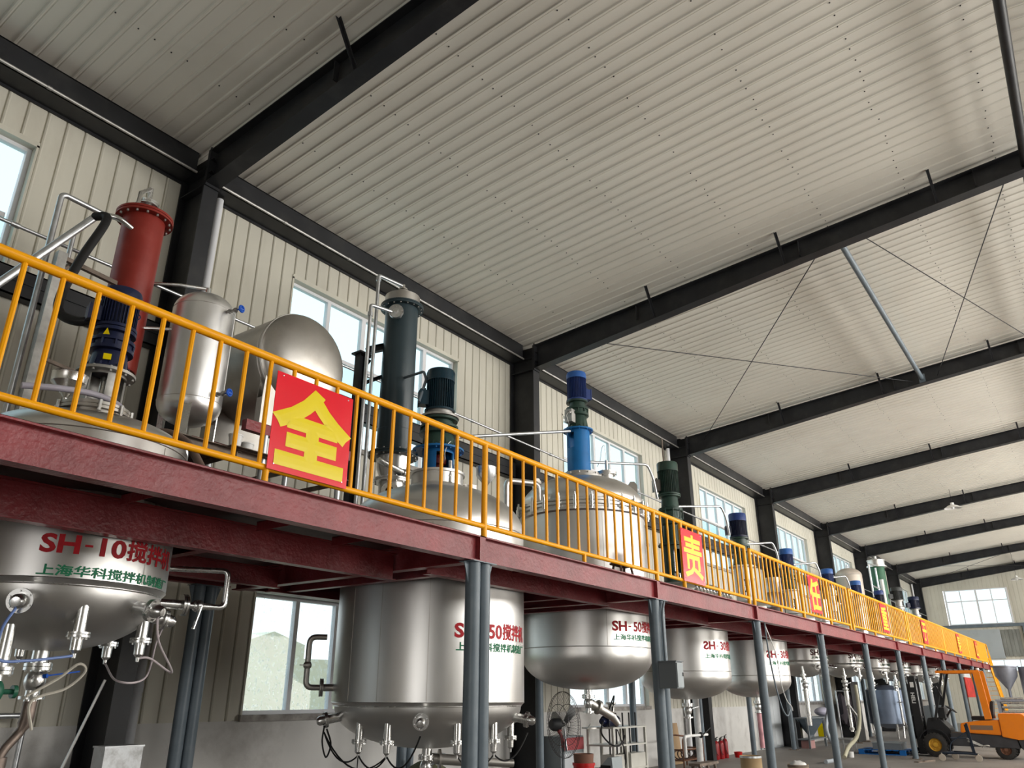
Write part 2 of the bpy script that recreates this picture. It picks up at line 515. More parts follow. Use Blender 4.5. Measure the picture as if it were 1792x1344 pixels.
for w in UP:
    window(k, *w, 5, [7.66, 6.95] if True else [], GLASS); k += 1
for w in LOWW:
    window(k, *w, 4, [], GLASSD); k += 1

# roof: two slopes of ribbed sheet with rows of screw heads
b = MB()
XA = X0-0.2
nrib = int((X1+0.4-XA)/STEP)
ys = [WY+0.05, RIDGE, -12.3]
for i in range(nrib):
    xa = 7.70 + (i + int((XA-7.70)/STEP))*STEP; xb = xa+STEP
    prof = [(xa, 0), (xa+0.014, -0.020), (xa+0.036, -0.020), (xa+0.050, 0.0), (xa+0.056, 0.005), (xa+0.064, 0.005), (xa+0.07, 0.0), (xb, 0.0)]
    rows = [[b.bm.verts.new((x, y, zc(y)+d)) for x, d in prof] for y in ys]
    for r0, r1 in zip(rows, rows[1:]):
        for j in range(len(prof)-1):
            b.bm.faces.new((r0[j], r0[j+1], r1[j+1], r1[j]))
ceil = struct(b.build('ceiling', ROOF, smooth=False))
b = MB()
b.face([(XA, WY+0.2, 10.05), (X1+.4, WY+0.2, 10.05), (X1+.4, RIDGE, 11.15), (XA, RIDGE, 11.15)])
b.face([(XA, -12.5, 10.02), (X1+.4, -12.5, 10.02), (X1+.4, RIDGE, 11.15), (XA, RIDGE, 11.15)])
struct(b.build('ceiling_outer', ROOF, smooth=False))
b = MB()
for i in range(nrib):
    xa = 7.70 + (i + int((XA-7.70)/STEP))*STEP + 0.10
    if xa > 45 or xa < -1: continue
    for y in (8.6, 7.1, 5.6, 4.1, 2.6, 1.1, -0.4):
        yy = y + random.uniform(-0.03, 0.03); xx = xa + random.uniform(-0.03, 0.05)
        if random.random() < 0.15: continue
        b.cyl((xx, yy, zc(yy)+0.003), (xx, yy, zc(yy)-0.008), 0.011, n=6)
struct(b.build('ceiling_screws', STEEL, smooth=False))

# steel frames
def frame(x, lod=0):
    xc = x + 0.125
    b = MB()
    for s in (1, -1):
        def yy(v): return v if s > 0 else 2*RIDGE - v
        # column: inner and outer flange, web
        b.box(x, x+0.25, min(yy(9.69), yy(9.72)), max(yy(9.69), yy(9.72)), 0, 9.76)
        b.box(x, x+0.25, min(yy(10.36), yy(10.385)), max(yy(10.36), yy(10.385)), 0, 9.76)
        b.box(xc-0.008, xc+0.008, min(yy(9.72), yy(10.36)), max(yy(9.72), yy(10.36)), 0, 9.76)
        for z in (9.13, 9.45):                          # stiffener plates at the knee
            b.box(x+0.01, x+0.24, min(yy(9.72), yy(10.36)), max(yy(9.72), yy(10.36)), z-0.008, z+0.008)
    col = struct(b.build('steel_column', STEEL, smooth=False, org=(xc, 10, 0)))
    b = MB()
    for s in (1, -1):
        def yy(v): return v if s > 0 else 2*RIDGE - v
        top = [(9.69, 9.755), (-0.8, 10.775)]
        bot = [(9.69, 9.14), (6.4, 9.545), (3.2, 9.935), (-0.8, 10.36)]
        for (ya, za), (yb_, zb) in zip(bot, bot[1:]):
            ta = 9.755 + 0.0972*(9.69-ya); tb = 9.755 + 0.0972*(9.69-yb_)
            b.beam((xc, yy(ya), za+0.008), (xc, yy(yb_), zb+0.008), 0.25, 0.016)
            w = [(xc-0.006, yy(ya), za), (xc-0.006, yy(yb_), zb), (xc-0.006, yy(yb_), tb), (xc-0.006, yy(ya), ta)]
            w2 = [(p[0]+0.012, p[1], p[2]) for p in w]
            A = [b.bm.verts.new(p) for p in w]; B = [b.bm.verts.new(p) for p in w2]
            b.bm.faces.new(A); b.bm.faces.new(B[::-1])
            for q in range(4): b.bm.faces.new((A[q], A[(q+1) % 4], B[(q+1) % 4], B[q]))
        b.beam((xc, yy(9.69), 9.747), (xc, yy(-0.8), 10.767), 0.25, 0.016)
        # knee end plates and stiffeners
        b.box(x, x+0.25, min(yy(9.66), yy(9.688)), max(yy(9.66), yy(9.688)), 9.10, 9.80)
        for z in (9.32, 9.56):
            b.prism([(0, 0), (0.12, 0), (0, 0.10)], (xc-0.11, yy(9.66), z), (1, 0, 0), (0, -s, 0), (0, 0, 0.012))
        for yv in (6.9, 3.2, 0.0):
            zt = 9.755 + 0.0972*(9.69-yv)
            b.box(x+0.03, x+0.22, yy(yv)-0.006, yy(yv)+0.006, zt-0.36, zt)
    raf = struct(b.build('rafter_beam', STEEL, smooth=False, org=(xc, 9, 9.4)))
    for s in (1,):
        for yv, zb in ((6.42, 9.55), (3.50, 9.90), (0.65, 10.22)):
            top = V(x-0.36, yv+0.02, 0); top.z = zc(top.y)+0.02
            bb = MB(); bb.angle((x+0.02, yv, zb), top, 0.05, 0.006, (0, 1, 0))
            struct(bb.build('rafter_brace', STEEL, smooth=False, org=(x, yv, zb)))
for x in FR:
    frame(x)

# eave beams, wall girts, ridge struts
for i, (xa, xb) in enumerate(zip(FR, FR[1:])):
    a, c = xa+0.25, xb
    b = MB()
    b.box(a, c, 10.0, 10.02, 9.44, 9.83); b.box(a, c, 10.0, 10.395, 9.44, 9.46); b.box(a, c, 10.0, 10.395, 9.815, 9.835)
    b.box(a, c, 10.37, 10.395, 9.40, 9.44)
    eb = struct(b.build('eave_beam', STEEL, smooth=False, org=((a+c)/2, 10.1, 9.5)))
    b = MB(); b.cyl((a, 9.975, 9.455), (c, 9.975, 9.455), 0.022, n=8)  # pale rod added to stand for the lit lip of the eave beam
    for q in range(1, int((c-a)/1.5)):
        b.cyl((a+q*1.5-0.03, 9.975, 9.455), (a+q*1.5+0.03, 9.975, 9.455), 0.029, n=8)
    b.build('lit_lip_rod', CAST, eb)
    b = MB()
    b.box(a, c, 10.22, 10.24, 6.48, 6.86); b.box(a, c, 10.22, 10.39, 6.84, 6.86); b.box(a, c, 10.22, 10.39, 6.48, 6.50)
    b.box(a, c, 10.205, 10.22, 6.67, 6.68)
    struct(b.build('wall_girt', STEEL, smooth=False, org=((a+c)/2, 10.3, 6.5)))
    b = MB(); b.cyl((a-0.12, RIDGE, 10.52), (c+0.12, RIDGE, 10.52), 0.075, n=16)
    b.cyl((a-0.13, RIDGE, 10.52), (a-0.11, RIDGE, 10.52), 0.12, n=16)
    struct(b.build('ridge_strut', STEEL, org=((a+c)/2, RIDGE, 10.5)))
# braced bays
def rod(p, q):
    b = MB(); b.cyl(p, q, 0.011, n=6)
    struct(b.build('brace_rod', STEEL, org=p))
for (xa, xb) in ((FR[2]+.14, FR[3]+.12), (FR[7]+.14, FR[8]+.12)):
    b = MB(); b.cyl((xa, 2.45, 10.18), (xb, 2.45, 10.18), 0.062, n=16)
    b.box(xb-0.05, xb, 2.37, 2.53, 10.05, 10.31); b.box(xa, xa+0.05, 2.37, 2.53, 10.05, 10.31)
    struct(b.build('roof_strut', POSTM, org=((xa+xb)/2, 2.45, 10.1)))
    rod((xa, 8.3, 9.55), (xb, 2.7, 10.15)); rod((xa, 2.75, 10.15), (xb, 9.1, 9.60))
    rod((xa, 2.1, 10.2), (xb, -0.5, 10.45)); rod((xa, -0.5, 10.45), (xb, 2.05, 10.2))
# roof drain pipes beside the columns
for x in (5.93, 23.12, 64.72):
    b = MB(); b.cyl((x, 10.25, 0.05), (x, 10.25, 9.40), 0.062, n=14)
    for z in (1.8, 4.6, 7.4): b.cyl((x, 10.25, z), (x, 10.25, z+0.10), 0.070, n=14)
    struct(b.build('drain_pipe', PVC, org=(x, 10.25, 0)))

# gable wall at the far end with its windows and girt
GX = X1
GW = [(4.42, 8.30, 6.42, 8.82), (3.6, 6.45, 3.30, 4.08)]
b = MB()
n = 0; y = -12.4
while y < WY+0.1:
    y2 = y+STEP; ym = (y+y2)/2; segs = [(0.0, 11.2)]
    for (w0, w1, z0, z1) in GW:
        if w0 < ym < w1:
            ns = []
            for a, c in segs:
                if z1 <= a or z0 >= c: ns.append((a, c)); continue
                if z0 > a: ns.append((a, z0))
                if z1 < c: ns.append((z1, c))
            segs = ns
    for a, c in segs:
        for (p, q, d) in ((y, y+0.012, 0.0), (y+0.012, y2, 0.0)):
            pass
        prof = [(y, 0), (y+0.010, 0.016), (y+0.022, 0.016), (y+0.032, 0), (y2, 0)]
        rows = [[b.bm.verts.new((GX+d, v, z)) for v, d in prof] for z in (a, c)]
        for j in range(len(prof)-1): b.bm.faces.new((rows[0][j], rows[0][j+1], rows[1][j+1], rows[1][j]))
    y = y2
struct(b.build('wall_far', WALLM, smooth=False))
for gi, (w0, w1, z0, z1) in enumerate(GW):
    wn = bpy.data.objects.new('window_%d' % (30+gi), None); C.objects.link(wn); wn.location = (GX, w0, z0); ORG[wn.name] = V(GX, w0, z0); wn['kind'] = 'structure'
    b = MB(); t = 0.06; xa, xb = GX-0.03, GX+0.05
    b.box(xa, xb, w0-0.05, w0+t, z0, z1); b.box(xa, xb, w1-t, w1+0.05, z0, z1); b.box(xa, xb, w0+t, w1-t, z1-t, z1); b.box(xa, xb, w0+t, w1-t, z0, z0+t)
    nn = 4 if gi == 0 else 3
    for q in range(1, nn): b.box(xa, xb, w0+(w1-w0)*q/nn-0.03-(0.06 if q == 2 and gi == 0 else 0), w0+(w1-w0)*q/nn+0.03, z0+t, z1-t)
    if gi == 0: b.box(xa+.005, xb-.005, w0+t, w1-t, 7.98, 8.05)
    b.build('window_frame', PVC, wn, smooth=False)
    b = MB(); b.box(GX+0.005, GX+0.012, w0, w1, z0, z1); b.build('glass', GLASS, wn, smooth=False)
b = MB(); b.box(GX-0.22, GX-0.02, -12.3, 9.7, 6.20, 6.40)
struct(b.build('gable_girt', POSTM, smooth=False))
GREYP = mat('grey_wall_board', (0.42, 0.46, 0.48), 0.6, 0, 0.08, 0.6, dirt=(0.25, 0.24, 0.22), dirt_amt=0.4, dscale=0.8)
b = MB(); b.box(GX-0.06, GX-0.01, 5.35, 9.7, 4.12, 6.05); struct(b.build('wall_far_boarding', GREYP, smooth=False))
STAIN = mat('stained_boarding', (0.17, 0.175, 0.16), 0.7, 0, 0.5, 1.2, stretch=(1, 1.5, 0.25), dirt=(0.42, 0.43, 0.41), dirt_amt=0.9, dscale=1.6)
b = MB()
for q in range(5): b.box(GX-0.075, GX-0.012, 4.2+q*0.225, 4.2+q*0.225+0.21, 4.25, 6.0)
struct(b.build('wall_far_stained_boarding', STAIN, smooth=False))
b = MB(); b.box(GX-0.25, GX-0.02, 3.72, 3.95, 0, 6.2); struct(b.build('gable_column', POSTM, smooth=False))

# the opposite long wall and the near gable, with openings that the fill lamps outside shine through
b = MB()
ops = [(x-2.8, x+2.8, 5.9, 8.9) for x in (5.5, 14, 23, 31.5, 40, 48.5, 57)] + [(12-2.5, 12+2.5, 0.15, 4.6), (27-2.5, 27+2.5, 0.15, 4.6), (44-2.5, 44+2.5, 0.15, 4.6)]
xs = sorted({X0-0.2, X1+0.2} | {v for w in ops for v in w[:2]})
for xa, xb in zip(xs, xs[1:]):
    xm = (xa+xb)/2; segs = [(0, 10.1)]
    for (w0, w1, z0, z1) in ops:
        if w0 < xm < w1:
            ns = []
            for a, c in segs:
                if z1 <= a or z0 >= c: ns.append((a, c)); continue
                if z0 > a: ns.append((a, z0))
                if z1 < c: ns.append((z1, c))
            segs = ns
    for a, c in segs: b.box(xa, xb, -12.4, -12.3, a, c)
struct(b.build('wall_right', WALLM, smooth=False))
b = MB()
b.box(X0-0.2, X0, -12.4, -6, 0, 11); b.box(X0-0.2, X0, 0, 10.6, 0, 11); b.box(X0-0.2, X0, -6, 0, 4.6, 11)
struct(b.build('wall_near', WALLM, smooth=False))

# outdoors: yard and the neighbouring building seen through the lower window
YARD = mat('pale_yard', (0.80, 0.78, 0.72), 0.9, 0, 0.1, 0.5)
b = MB(); b.box(-40, 120, 11, 60, -0.25, -0.05); struct(b.build('ground_outside', YARD, smooth=False))
CREAMB = mat('cream_render', (1.0, 0.92, 0.74), 0.9, 0, 0.06, 1.0)
b = MB(); b.box(4, 16, 15.0, 19, -0.05, 2.55); b.prism([(0, 0), (3.2, 0), (3.2, 0.3), (2.3, 0.55), (1.2, 0.2), (0, 0.12)], (9.4, 15.0, 2.55), (1, 0, 0), (0, 0, 1), (0, 4, 0))
struct(b.build('exterior_building', CREAMB, smooth=False))
# grey door in the long wall
dn = bpy.data.objects.new('door_1', None); C.objects.link(dn); dn.location = (DOORX[0], WY, 0); ORG[dn.name] = V(DOORX[0], WY, 0); dn['kind'] = 'structure'
DOORM = mat('pale_grey_door', (0.55, 0.58, 0.60), 0.45, 0, 0.06, 2)
b = MB(); b.box(DOORX[0]+.05, (DOORX[0]+DOORX[1])/2-.005, WY-0.03, WY+0.04, 0.02, 2.55); b.box((DOORX[0]+DOORX[1])/2+.005, DOORX[1]-.05, WY-0.03, WY+0.04, 0.02, 2.55)
b.build('door_leaf', DOORM, dn, smooth=False)
b = MB(); b.box(DOORX[0], DOORX[0]+.05, WY-0.05, WY+0.2, 0, 2.62); b.box(DOORX[1]-.05, DOORX[1], WY-0.05, WY+0.2, 0, 2.62); b.box(DOORX[0]+.05, DOORX[1]-.05, WY-0.05, WY+0.2, 2.55, 2.62)
b.build('door_frame', POSTM, dn, smooth=False)

#==PLATFORM==
# ------------------------------------------------------------------ the mezzanine
PX = [6.607 + 4.28*k for k in (-2, 0, 1, 2, 3, 4, 5, 6, 7, 8, 9, 10)]            # cross beams and front posts
PEND = 52.6
YF, YB = 5.2, 9.46
ZB, ZT = 3.13, 3.36                                     # beam bottom and top
TANKS = [  # X, R, seam z, bottom z
    (3.37, 0.89, 2.64, 2.12), (8.39, 1.27, 1.69, 1.13), (12.56, 1.15, 2.52, 1.86), (16.70, 0.97, 2.235, 1.69), (21.05, 0.88, 2.23, 1.72),
    (25.30, 0.76, 2.74, 2.27), (29.95, 0.70, 2.80, 2.33), (34.05, 0.72, 2.76, 2.33), (38.2, 0.72, 2.76, 2.33), (42.4, 0.72, 2.76, 2.33), (46.6, 0.72, 2.76, 2.33)]
TY = 7.4
plat = thing('mezzanine_platform', 'long maroon steel mezzanine platform carried on grey pipe posts beside the window wall', 'platform', (25, 7.4, ZB))
for xa, xb in zip(PX, PX[1:] + [PEND]):
    b = MB()
    b.ibeam((xa+0.05, YF, (ZB+ZT)/2-0.02), (xb-0.05, YF, (ZB+ZT)/2-0.02), 0.27, 0.13, 0.014, 0.012)
    b.build('edge_beam', MAROON, plat, smooth=False)
    b = MB(); b.ibeam((xa+0.08, YB, (ZB+ZT)/2), (xb-0.08, YB, (ZB+ZT)/2), 0.24, 0.12, 0.014, 0.012)
    b.build('rear_beam', MAROON, plat, smooth=False)
for xa in PX + [PEND]:
    b = MB(); b.box(xa-0.05, xa+0.05, YF-0.062, YF+0.065, 3.092, ZT-0.008)
    b.build('splice_plate', MAROON, plat, smooth=False)
    b = MB(); b.ibeam((xa, YF+0.07, 3.222), (xa, YB-0.07, 3.222), 0.26, 0.14, 0.014, 0.012); b.build('cross_beam', MAROON, plat, smooth=False)
for i, (tx, tr, sz, bz) in enumerate(TANKS):
    xa = max(p for p in PX if p < tx); xb = min([p for p in PX + [PEND] if p > tx])
    for s in (-1, 1):
        y = TY + s*(tr+0.13)
        zz, hh = (3.16, 0.24) if i or s > 0 else (3.13, 0.30)
        b = MB(); b.ibeam((xa+0.08, y, zz), (xb-0.08, y, zz), hh, 0.12, 0.012, 0.01); b.build('trimmer_beam', MAROON, plat, smooth=False)
        x = tx + s*(tr+0.13)
        b = MB(); b.ibeam((x, TY-tr-0.06, 3.17), (x, TY+tr+0.06, 3.17), 0.22, 0.11, 0.012, 0.01); b.build('trimmer_beam', MAROON, plat, smooth=False)
    for x in (tx-1.35, tx-0.1, tx+1.25, tx+2.2):
        if TY-tr-0.2-YF > 0.35 and xa+0.2 < x < xb-0.2:
            b = MB(); b.angle((x, YF+0.07, 3.27), (x, TY-tr-0.20, 3.27), 0.09, 0.008); b.build('joist', MAROON, plat, smooth=False)
# deck plates with a round hole for each tank
DECKM = mat('deck_plate', (0.10, 0.035, 0.035), 0.6, 0, 0.3, 3, dirt=(0.18, 0.14, 0.12), dirt_amt=0.5)
for xa, xb in zip(PX, PX[1:] + [PEND]):
    hole = [t for t in TANKS if xa < t[0] < xb]
    b = MB(); ya, yb_ = YF-0.06, YB+0.10
    if not hole:
        b.box(xa, xb, ya, yb_, ZT-0.006, ZT+0.004)
    else:
        tx, tr = hole[0][0], hole[0][1]+0.006
        N = 48; inn, out = [], []
        for j in range(N):
            t = 2*pi*j/N; c_, s_ = cos(t), sin(t)
            k_ = min(((xb-tx) if c_ > 0 else (tx-xa))/max(abs(c_), 1e-9), ((yb_-TY) if s_ > 0 else (TY-ya))/max(abs(s_), 1e-9))
            inn.append((tx+tr*c_, TY+tr*s_)); out.append((tx+k_*c_, TY+k_*s_))
        cs = [(xb, yb_), (xa, yb_), (xa, ya), (xb, ya)]
        for z in (ZT-0.006, ZT+0.004):
            for j in range(N):
                q = (j+1) % N
                pts = [inn[j], out[j]]
                for cx, cy in cs:                        # put the rectangle's corner in when it lies between the two rays
                    t = atan2(cy-TY, cx-tx) % (2*pi)
                    if 2*pi*j/N < t < 2*pi*(j+1)/N: pts.append((cx, cy))
                pts += [out[q], inn[q]]
                b.face([(x, y, z) for x, y in pts])
    b.build('deck_plate', DECKM, plat, smooth=False)

# front posts: the first two are twin pipes
def post(x, y, twin, z1, label, group, base=True):
    p = thing('platform_post', label, 'post', (x, y, 0), group)
    xs_ = (x-0.085, x+0.085) if twin else (x,)
    r = 0.080
    for xx in xs_:
        b = MB(); b.cyl((xx, y, 0.014), (xx, y, z1-0.012), r, n=24); b.build('pipe', POSTM, p)
    b = MB(); w = 0.20 if twin else 0.13
    b.box(x-w, x+w, y-0.1, y+0.1, z1-0.012, z1-0.002); b.build('cap_plate', POSTM, p, smooth=False)
    e = xs_[0]-r; f = xs_[-1]+r
    b = MB()
    b.prism([(0, 0), (-0.085, 0), (0, -0.26)], (e+0.012, y-0.005, z1-0.014), (1, 0, 0), (0, 0, 1), (0, 0.01, 0))
    b.build('gusset', POSTM, p, smooth=False)
    b = MB()
    b.prism([(0, 0), (0.085, 0), (0, -0.26)], (f-0.012, y-0.005, z1-0.014), (1, 0, 0), (0, 0, 1), (0, 0.01, 0))
    b.build('gusset', POSTM, p, smooth=False)
    if base:
        b = MB(); b.box(x-w-0.05, x+w+0.05, y-0.16, y+0.16, 0, 0.014); b.bolts((x, y, 0.02), 0.16, 4, 0.014, 0.03, ph=pi/4); b.build('base_plate', IRON, p, smooth=False)
    return p
ordn = ['first', 'second', 'third', 'fourth', 'fifth', 'sixth', 'seventh', 'eighth', 'ninth', 'tenth', 'eleventh']
for k, x in enumerate(PX[1:]):
    if k == 0: lab = 'twin grey pipe post before the big tank with the hidden S and 50 lettering'
    elif k == 1: lab = 'twin grey pipe post with the grey electrical box fixed to it'
    elif k == 2: lab = 'grey pipe post with a loose conduit hanging beside it, beside the tan drum'
    elif k == 5: lab = 'grey pipe post standing at the end of the blue pallet, before the forklift mast'
    else: lab = 'grey front pipe post, %s from the left in the front row under the platform edge' % ordn[k]
    post(x, YF, k < 2, 3.088, lab, 'front posts of the platform')
for k, x in enumerate((6.18, 10.2, 14.1, 18.15, 22.15, 26.1, 30.1, 35.0, 41.5)):
    lab = ('grey twin pipe post at the back, left of the lower window', 'grey twin pipe post at the back, behind the big red lettered tank', 'grey rear pipe post beside the pedestal fan', 'grey rear pipe post behind the cream filling machine',
           'grey rear pipe post between the rusty cart and the fire extinguishers', 'grey rear pipe post before the wall, left of the third front post', 'grey rear pipe post before the steel bench, left end', 'grey rear pipe post past the steel bench right end', 'grey rear pipe post near the blue grey vat')[k]
    post(x, 9.46, k < 2, 3.12, lab, 'rear posts of the platform')

# guard railing, one thing for each welded section
RZ, LZ, RY = 4.44, 3.49, 5.2
SECT = [(-2.0, 6.70), (6.70, 10.98), (10.98, 11.98), (11.98, 14.93), (15.22, 18.40), (18.40, 20.62), (20.62, 22.48), (22.80, 30.28), (30.58, 37.9), (37.9, 45.1), (45.1, 52.5)]
SLAB = ['nearest the camera, carrying the large red sign', 'in front of the second and third big tanks', 'short section left of the second red sign', 'carrying the second red sign',
        'between the second and the third red sign', 'carrying the third red sign', 'right of the third red sign', 'long section carrying the fourth red sign', 'carrying the fifth glaring sign', 'carrying the sixth red sign far off', 'last section at the far stairs']
for si, (xa, xb) in enumerate(SECT):
    t = thing('guard_railing', 'yellow railing section ' + SLAB[si], 'railing', ((xa+xb)/2, RY, ZT), 'railing sections along the platform edge')
    last = si+1 < len(SECT) and abs(SECT[si+1][0]-xb) < 0.05
    b = MB(); b.cyl((xa, RY, RZ), (xb, RY, RZ), 0.036, n=14); b.build('top_rail', YEL, t)
    b = MB(); b.cyl((xa, RY, LZ), (xb, RY, LZ), 0.028, n=12); b.build('bottom_rail', YEL, t)
    px_ = [xa] if last else [xa, xb]
    if si == len(SECT)-1: px_ = [xa, xb]
    for x in px_:
        b = MB(); b.cyl((x, RY, ZT+0.004), (x, RY, RZ), 0.034, n=12); b.build('post', YEL, t)
    n = int(round((xb-xa)/0.25))
    xx = xa
    for q in range(1, n):
        x = xa + (xb-xa)*q/n
        b = MB(); b.cyl((x, RY, LZ), (x, RY, RZ), 0.019, n=8); b.build('baluster', YEL, t)
    L = xb-xa
    nf = int(L//2.6)
    for q in range(1, nf+1):
        x = xa + L*q/(nf+1)
        if si == 0:
            if q < nf: continue
            x = 3.79
        b = MB(); b.cyl((x, RY, ZT+0.004), (x, RY, LZ), 0.028, n=10); b.build('foot', YEL, t)

# red slogan boards wired to the railing
def hand_quan(b, o, u, v, w):
    S = [[(0.20, 0.58), (0.28, 0.485), (0.56, 0.80), (0.66, 0.93), (0.52, 0.96), (0.42, 0.80)],
         [(0.56, 0.96), (0.67, 0.90), (0.98, 0.60), (0.90, 0.51), (0.56, 0.82)],
         [(0.34, 0.60), (0.80, 0.53), (0.80, 0.42), (0.34, 0.49)],
         [(0.30, 0.36), (0.82, 0.28), (0.82, 0.17), (0.30, 0.25)],
         [(0.20, 0.14), (0.92, 0.06), (0.92, -0.06), (0.20, 0.02)],
         [(0.50, 0.55), (0.63, 0.53), (0.63, 0.05), (0.50, 0.07)]]
    for i, p in enumerate(S): b.prism(p, V(o)+V(w)*0.02*i, u, v, w)
SIGNS = [(3.76, '全', 'big red board with the yellow character for whole, nearest on the railing'), (11.88, '责', 'red board with yellow character for duty, second along the railing'), (18.90, '任', 'red board with yellow character for office, third along the railing'),
         (26.30, '重', 'red board with washed out glare, fourth along the railing'), (33.0, '于', 'red board white with glare at its top, fifth along the railing'), (41.6, '泰', 'far red board on the railing, sixth along it'), (47.7, '山', 'farthest small red board on the railing by the stairs')]
for i, (x, ch, lab) in enumerate(SIGNS):
    z0, h, w = (3.475, 0.855, 0.862) if i < 2 else (3.55, 0.83, 0.86)
    y = RY-0.042
    t = thing('slogan_sign', lab, 'sign', (x+w/2, y, z0), 'red slogan boards on the railing')
    b = MB(); b.box(x, x+w, y-0.006, y, z0, z0+h); b.build('board', SIGNR, t, smooth=False)
    vs_, fs = text_mesh(ch, 0.74, (0.052, 0.020, 0.030, 0.02, 0.03, 0.02, 0.03)[i])
    b = MB()
    xm = (min(p.x for p in vs_)+max(p.x for p in vs_))/2; ym = (min(p.y for p in vs_)+max(p.y for p in vs_))/2
    vv = [b.bm.verts.new((x+w/2+(p.x-xm)*1.06, y-0.0085-max(0, p.z)*0.3, z0+h/2+(p.y-ym))) for p in vs_]
    for f in fs:
        try: b.bm.faces.new([vv[q] for q in f])
        except ValueError: pass
    b.build('character', SIGNY, t, smooth=False)
    b = MB()
    for xx in (x+0.06, x+w-0.06):
        for zz in (z0+0.05, z0+h-0.03): b.cyl((xx, y-0.012, zz), (xx, RY, zz), 0.006, n=6)
    b.build('wire_tie', GALV, t)

#==TANKS==
# ------------------------------------------------------------------ mixing tanks with their drives
def nrm(deg):                                            # 0 deg faces the aisle (-Y), growing towards +X
    return V(sin(radians(deg)), -cos(radians(deg)), 0)

def wrap_text(parent, body, i, z0, z1, a0, a1, m, bold=0.03, mirror_s=False):
    """stencilled lettering bent round tank i, between the angles a0 and a1 and the heights z0 and z1"""
    X, R = TANKS[i][0], TANKS[i][1]; Y = TY
    vs_, fs = text_mesh(body, 1.0, bold)
    if mirror_s:
        sv, _ = text_mesh('S', 1.0, bold); ws = max(p.x for p in sv)
        for p in vs_:
            if p.x <= ws + 1e-3: p.x = ws - p.x
    wmax = max(p.x for p in vs_); kx = R*radians(a1-a0)/wmax
    top = max(p.y for p in vs_); bot = min(p.y for p in vs_); ky = (z1-z0)/(top-bot)
    bm = bmesh.new()
    vv = [bm.verts.new((p.x*kx, (p.y-bot)*ky, 0.001 if p.z > 1e-5 else 0.0)) for p in vs_]
    for f in fs:
        try: bm.faces.new([vv[q] for q in f])
        except ValueError: pass
    bmesh.ops.triangulate(bm, faces=bm.faces)
    es = [e for e in bm.edges if e.calc_length() > 0.06]
    if es: bmesh.ops.subdivide_edges(bm, edges=es, cuts=3, use_grid_fill=True)
    bmesh.ops.triangulate(bm, faces=bm.faces)
    return bm, X, Y, R, a0, z0
def letter_band(parent, parts, m):
    mb = MB()
    for bm, X, Y, R, a0, z0 in parts:
        mp = {}
        for v in bm.verts:
            a = radians(a0) + v.co.x/R; rr = R + 0.0025 + v.co.z
            mp[v] = mb.bm.verts.new((X + rr*sin(a), Y - rr*cos(a), z0 + v.co.y))
        for f in bm.faces:
            try: mb.bm.faces.new([mp[v] for v in f.verts])
            except ValueError: pass
        bm.free()
    return mb.build('lettering', m, parent, smooth=False)
def lettering(T, i, code, mir, zr, zg, a, mr=None, mg=None):
    """a: angles where the code starts, where the characters start and where they end"""
    n = code[code.index('-')+1:]; w = a[1]-a[0]
    P = [wrap_text(T, code[:2], i, zr[0], zr[1], a[0], a[0]+w*0.43, mr, 0.035, mir),
         wrap_text(T, '-', i, zr[0]+(zr[1]-zr[0])*0.42, zr[0]+(zr[1]-zr[0])*0.54, a[0]+w*0.48, a[0]+w*0.57, mr, 0.02),
         wrap_text(T, n, i, zr[0], zr[1], a[0]+w*0.66, a[0]+w*0.985, mr, 0.03),
         wrap_text(T, ARM, i, zr[0]-0.008, zr[1]+0.02, a[1], a[2], mr, 0.026)]
    letter_band(T, P, mr or LETR)
    letter_band(T, [wrap_text(T, SUB, i, zg[0], zg[1], a[0]+1, a[2], mg, 0.024)], mg or LETG)

def nozzle(parent, X, Y, R, zr, bz, deg, kind, m=SSB, r=0.048):
    """a heating-jacket stub on the dished bottom; kind 'out' points at the viewer, 'down' hangs straight"""
    d = nrm(deg); b = MB()
    if kind == 'out':
        t = 0.20; rad = R*cos(t); z = zr-(zr-bz)*sin(t)
        p = V(X, Y, z) + d*(rad-0.12); q = V(X, Y, z-0.05) + d*(rad+0.16); a = (q-p).normalized()
        b.cyl(p, q, r*1.15, n=16); b.cyl(q-a*0.03, q-a*0.012, r*1.95, n=20); b.cyl(q-a*0.008, q+a*0.010, r*1.95, n=20)
        b.bolts(q, r*1.6, 6, 0.009, 0.05, a)
        b.lathe([(r*1.2, 0.01), (r*1.15, 0.07), (r*0.75, 0.10), (0, 0.105)], q, 16, a)
    else:
        t = 0.40; rad = R*cos(t)*0.98; z = zr-(zr-bz)*sin(t)
        p = V(X, Y, z+0.10) + d*rad; q = V(X, Y, z-0.19) + d*rad
        b.cyl(p, q, r, n=16); b.cyl(q+V(0, 0, 0.012), q+V(0, 0, 0.028), r*1.85, n=20); b.cyl(q-V(0, 0, 0.012), q+V(0, 0, 0.006), r*1.85, n=20)
        b.bolts(q, r*1.5, 6, 0.009, 0.055)
        b.lathe([(r*0.95, -0.01), (r*0.85, -0.11), (r*0.35, -0.135), (r*0.3, -0.17), (0, -0.175)], q, 14)
    return b.build('jacket_nozzle', m, parent), q

def sector(b, c, ri, ro, z0, z1, a0, a1, n=10):          # a piece of a thick tube wall, angles in degrees
    P = []
    for i in range(n+1):
        t = radians(a0+(a1-a0)*i/n); e = V(cos(t), sin(t), 0)
        P.append([b.bm.verts.new(V(c)+e*r+V(0, 0, z)) for r, z in ((ri, z0), (ro, z0), (ro, z1), (ri, z1))])
    for A, B in zip(P, P[1:]):
        for j in range(4): b.bm.faces.new((A[j], A[(j+1) % 4], B[(j+1) % 4], B[j]))
    b.bm.faces.new(P[0][::-1]); b.bm.faces.new(P[-1])

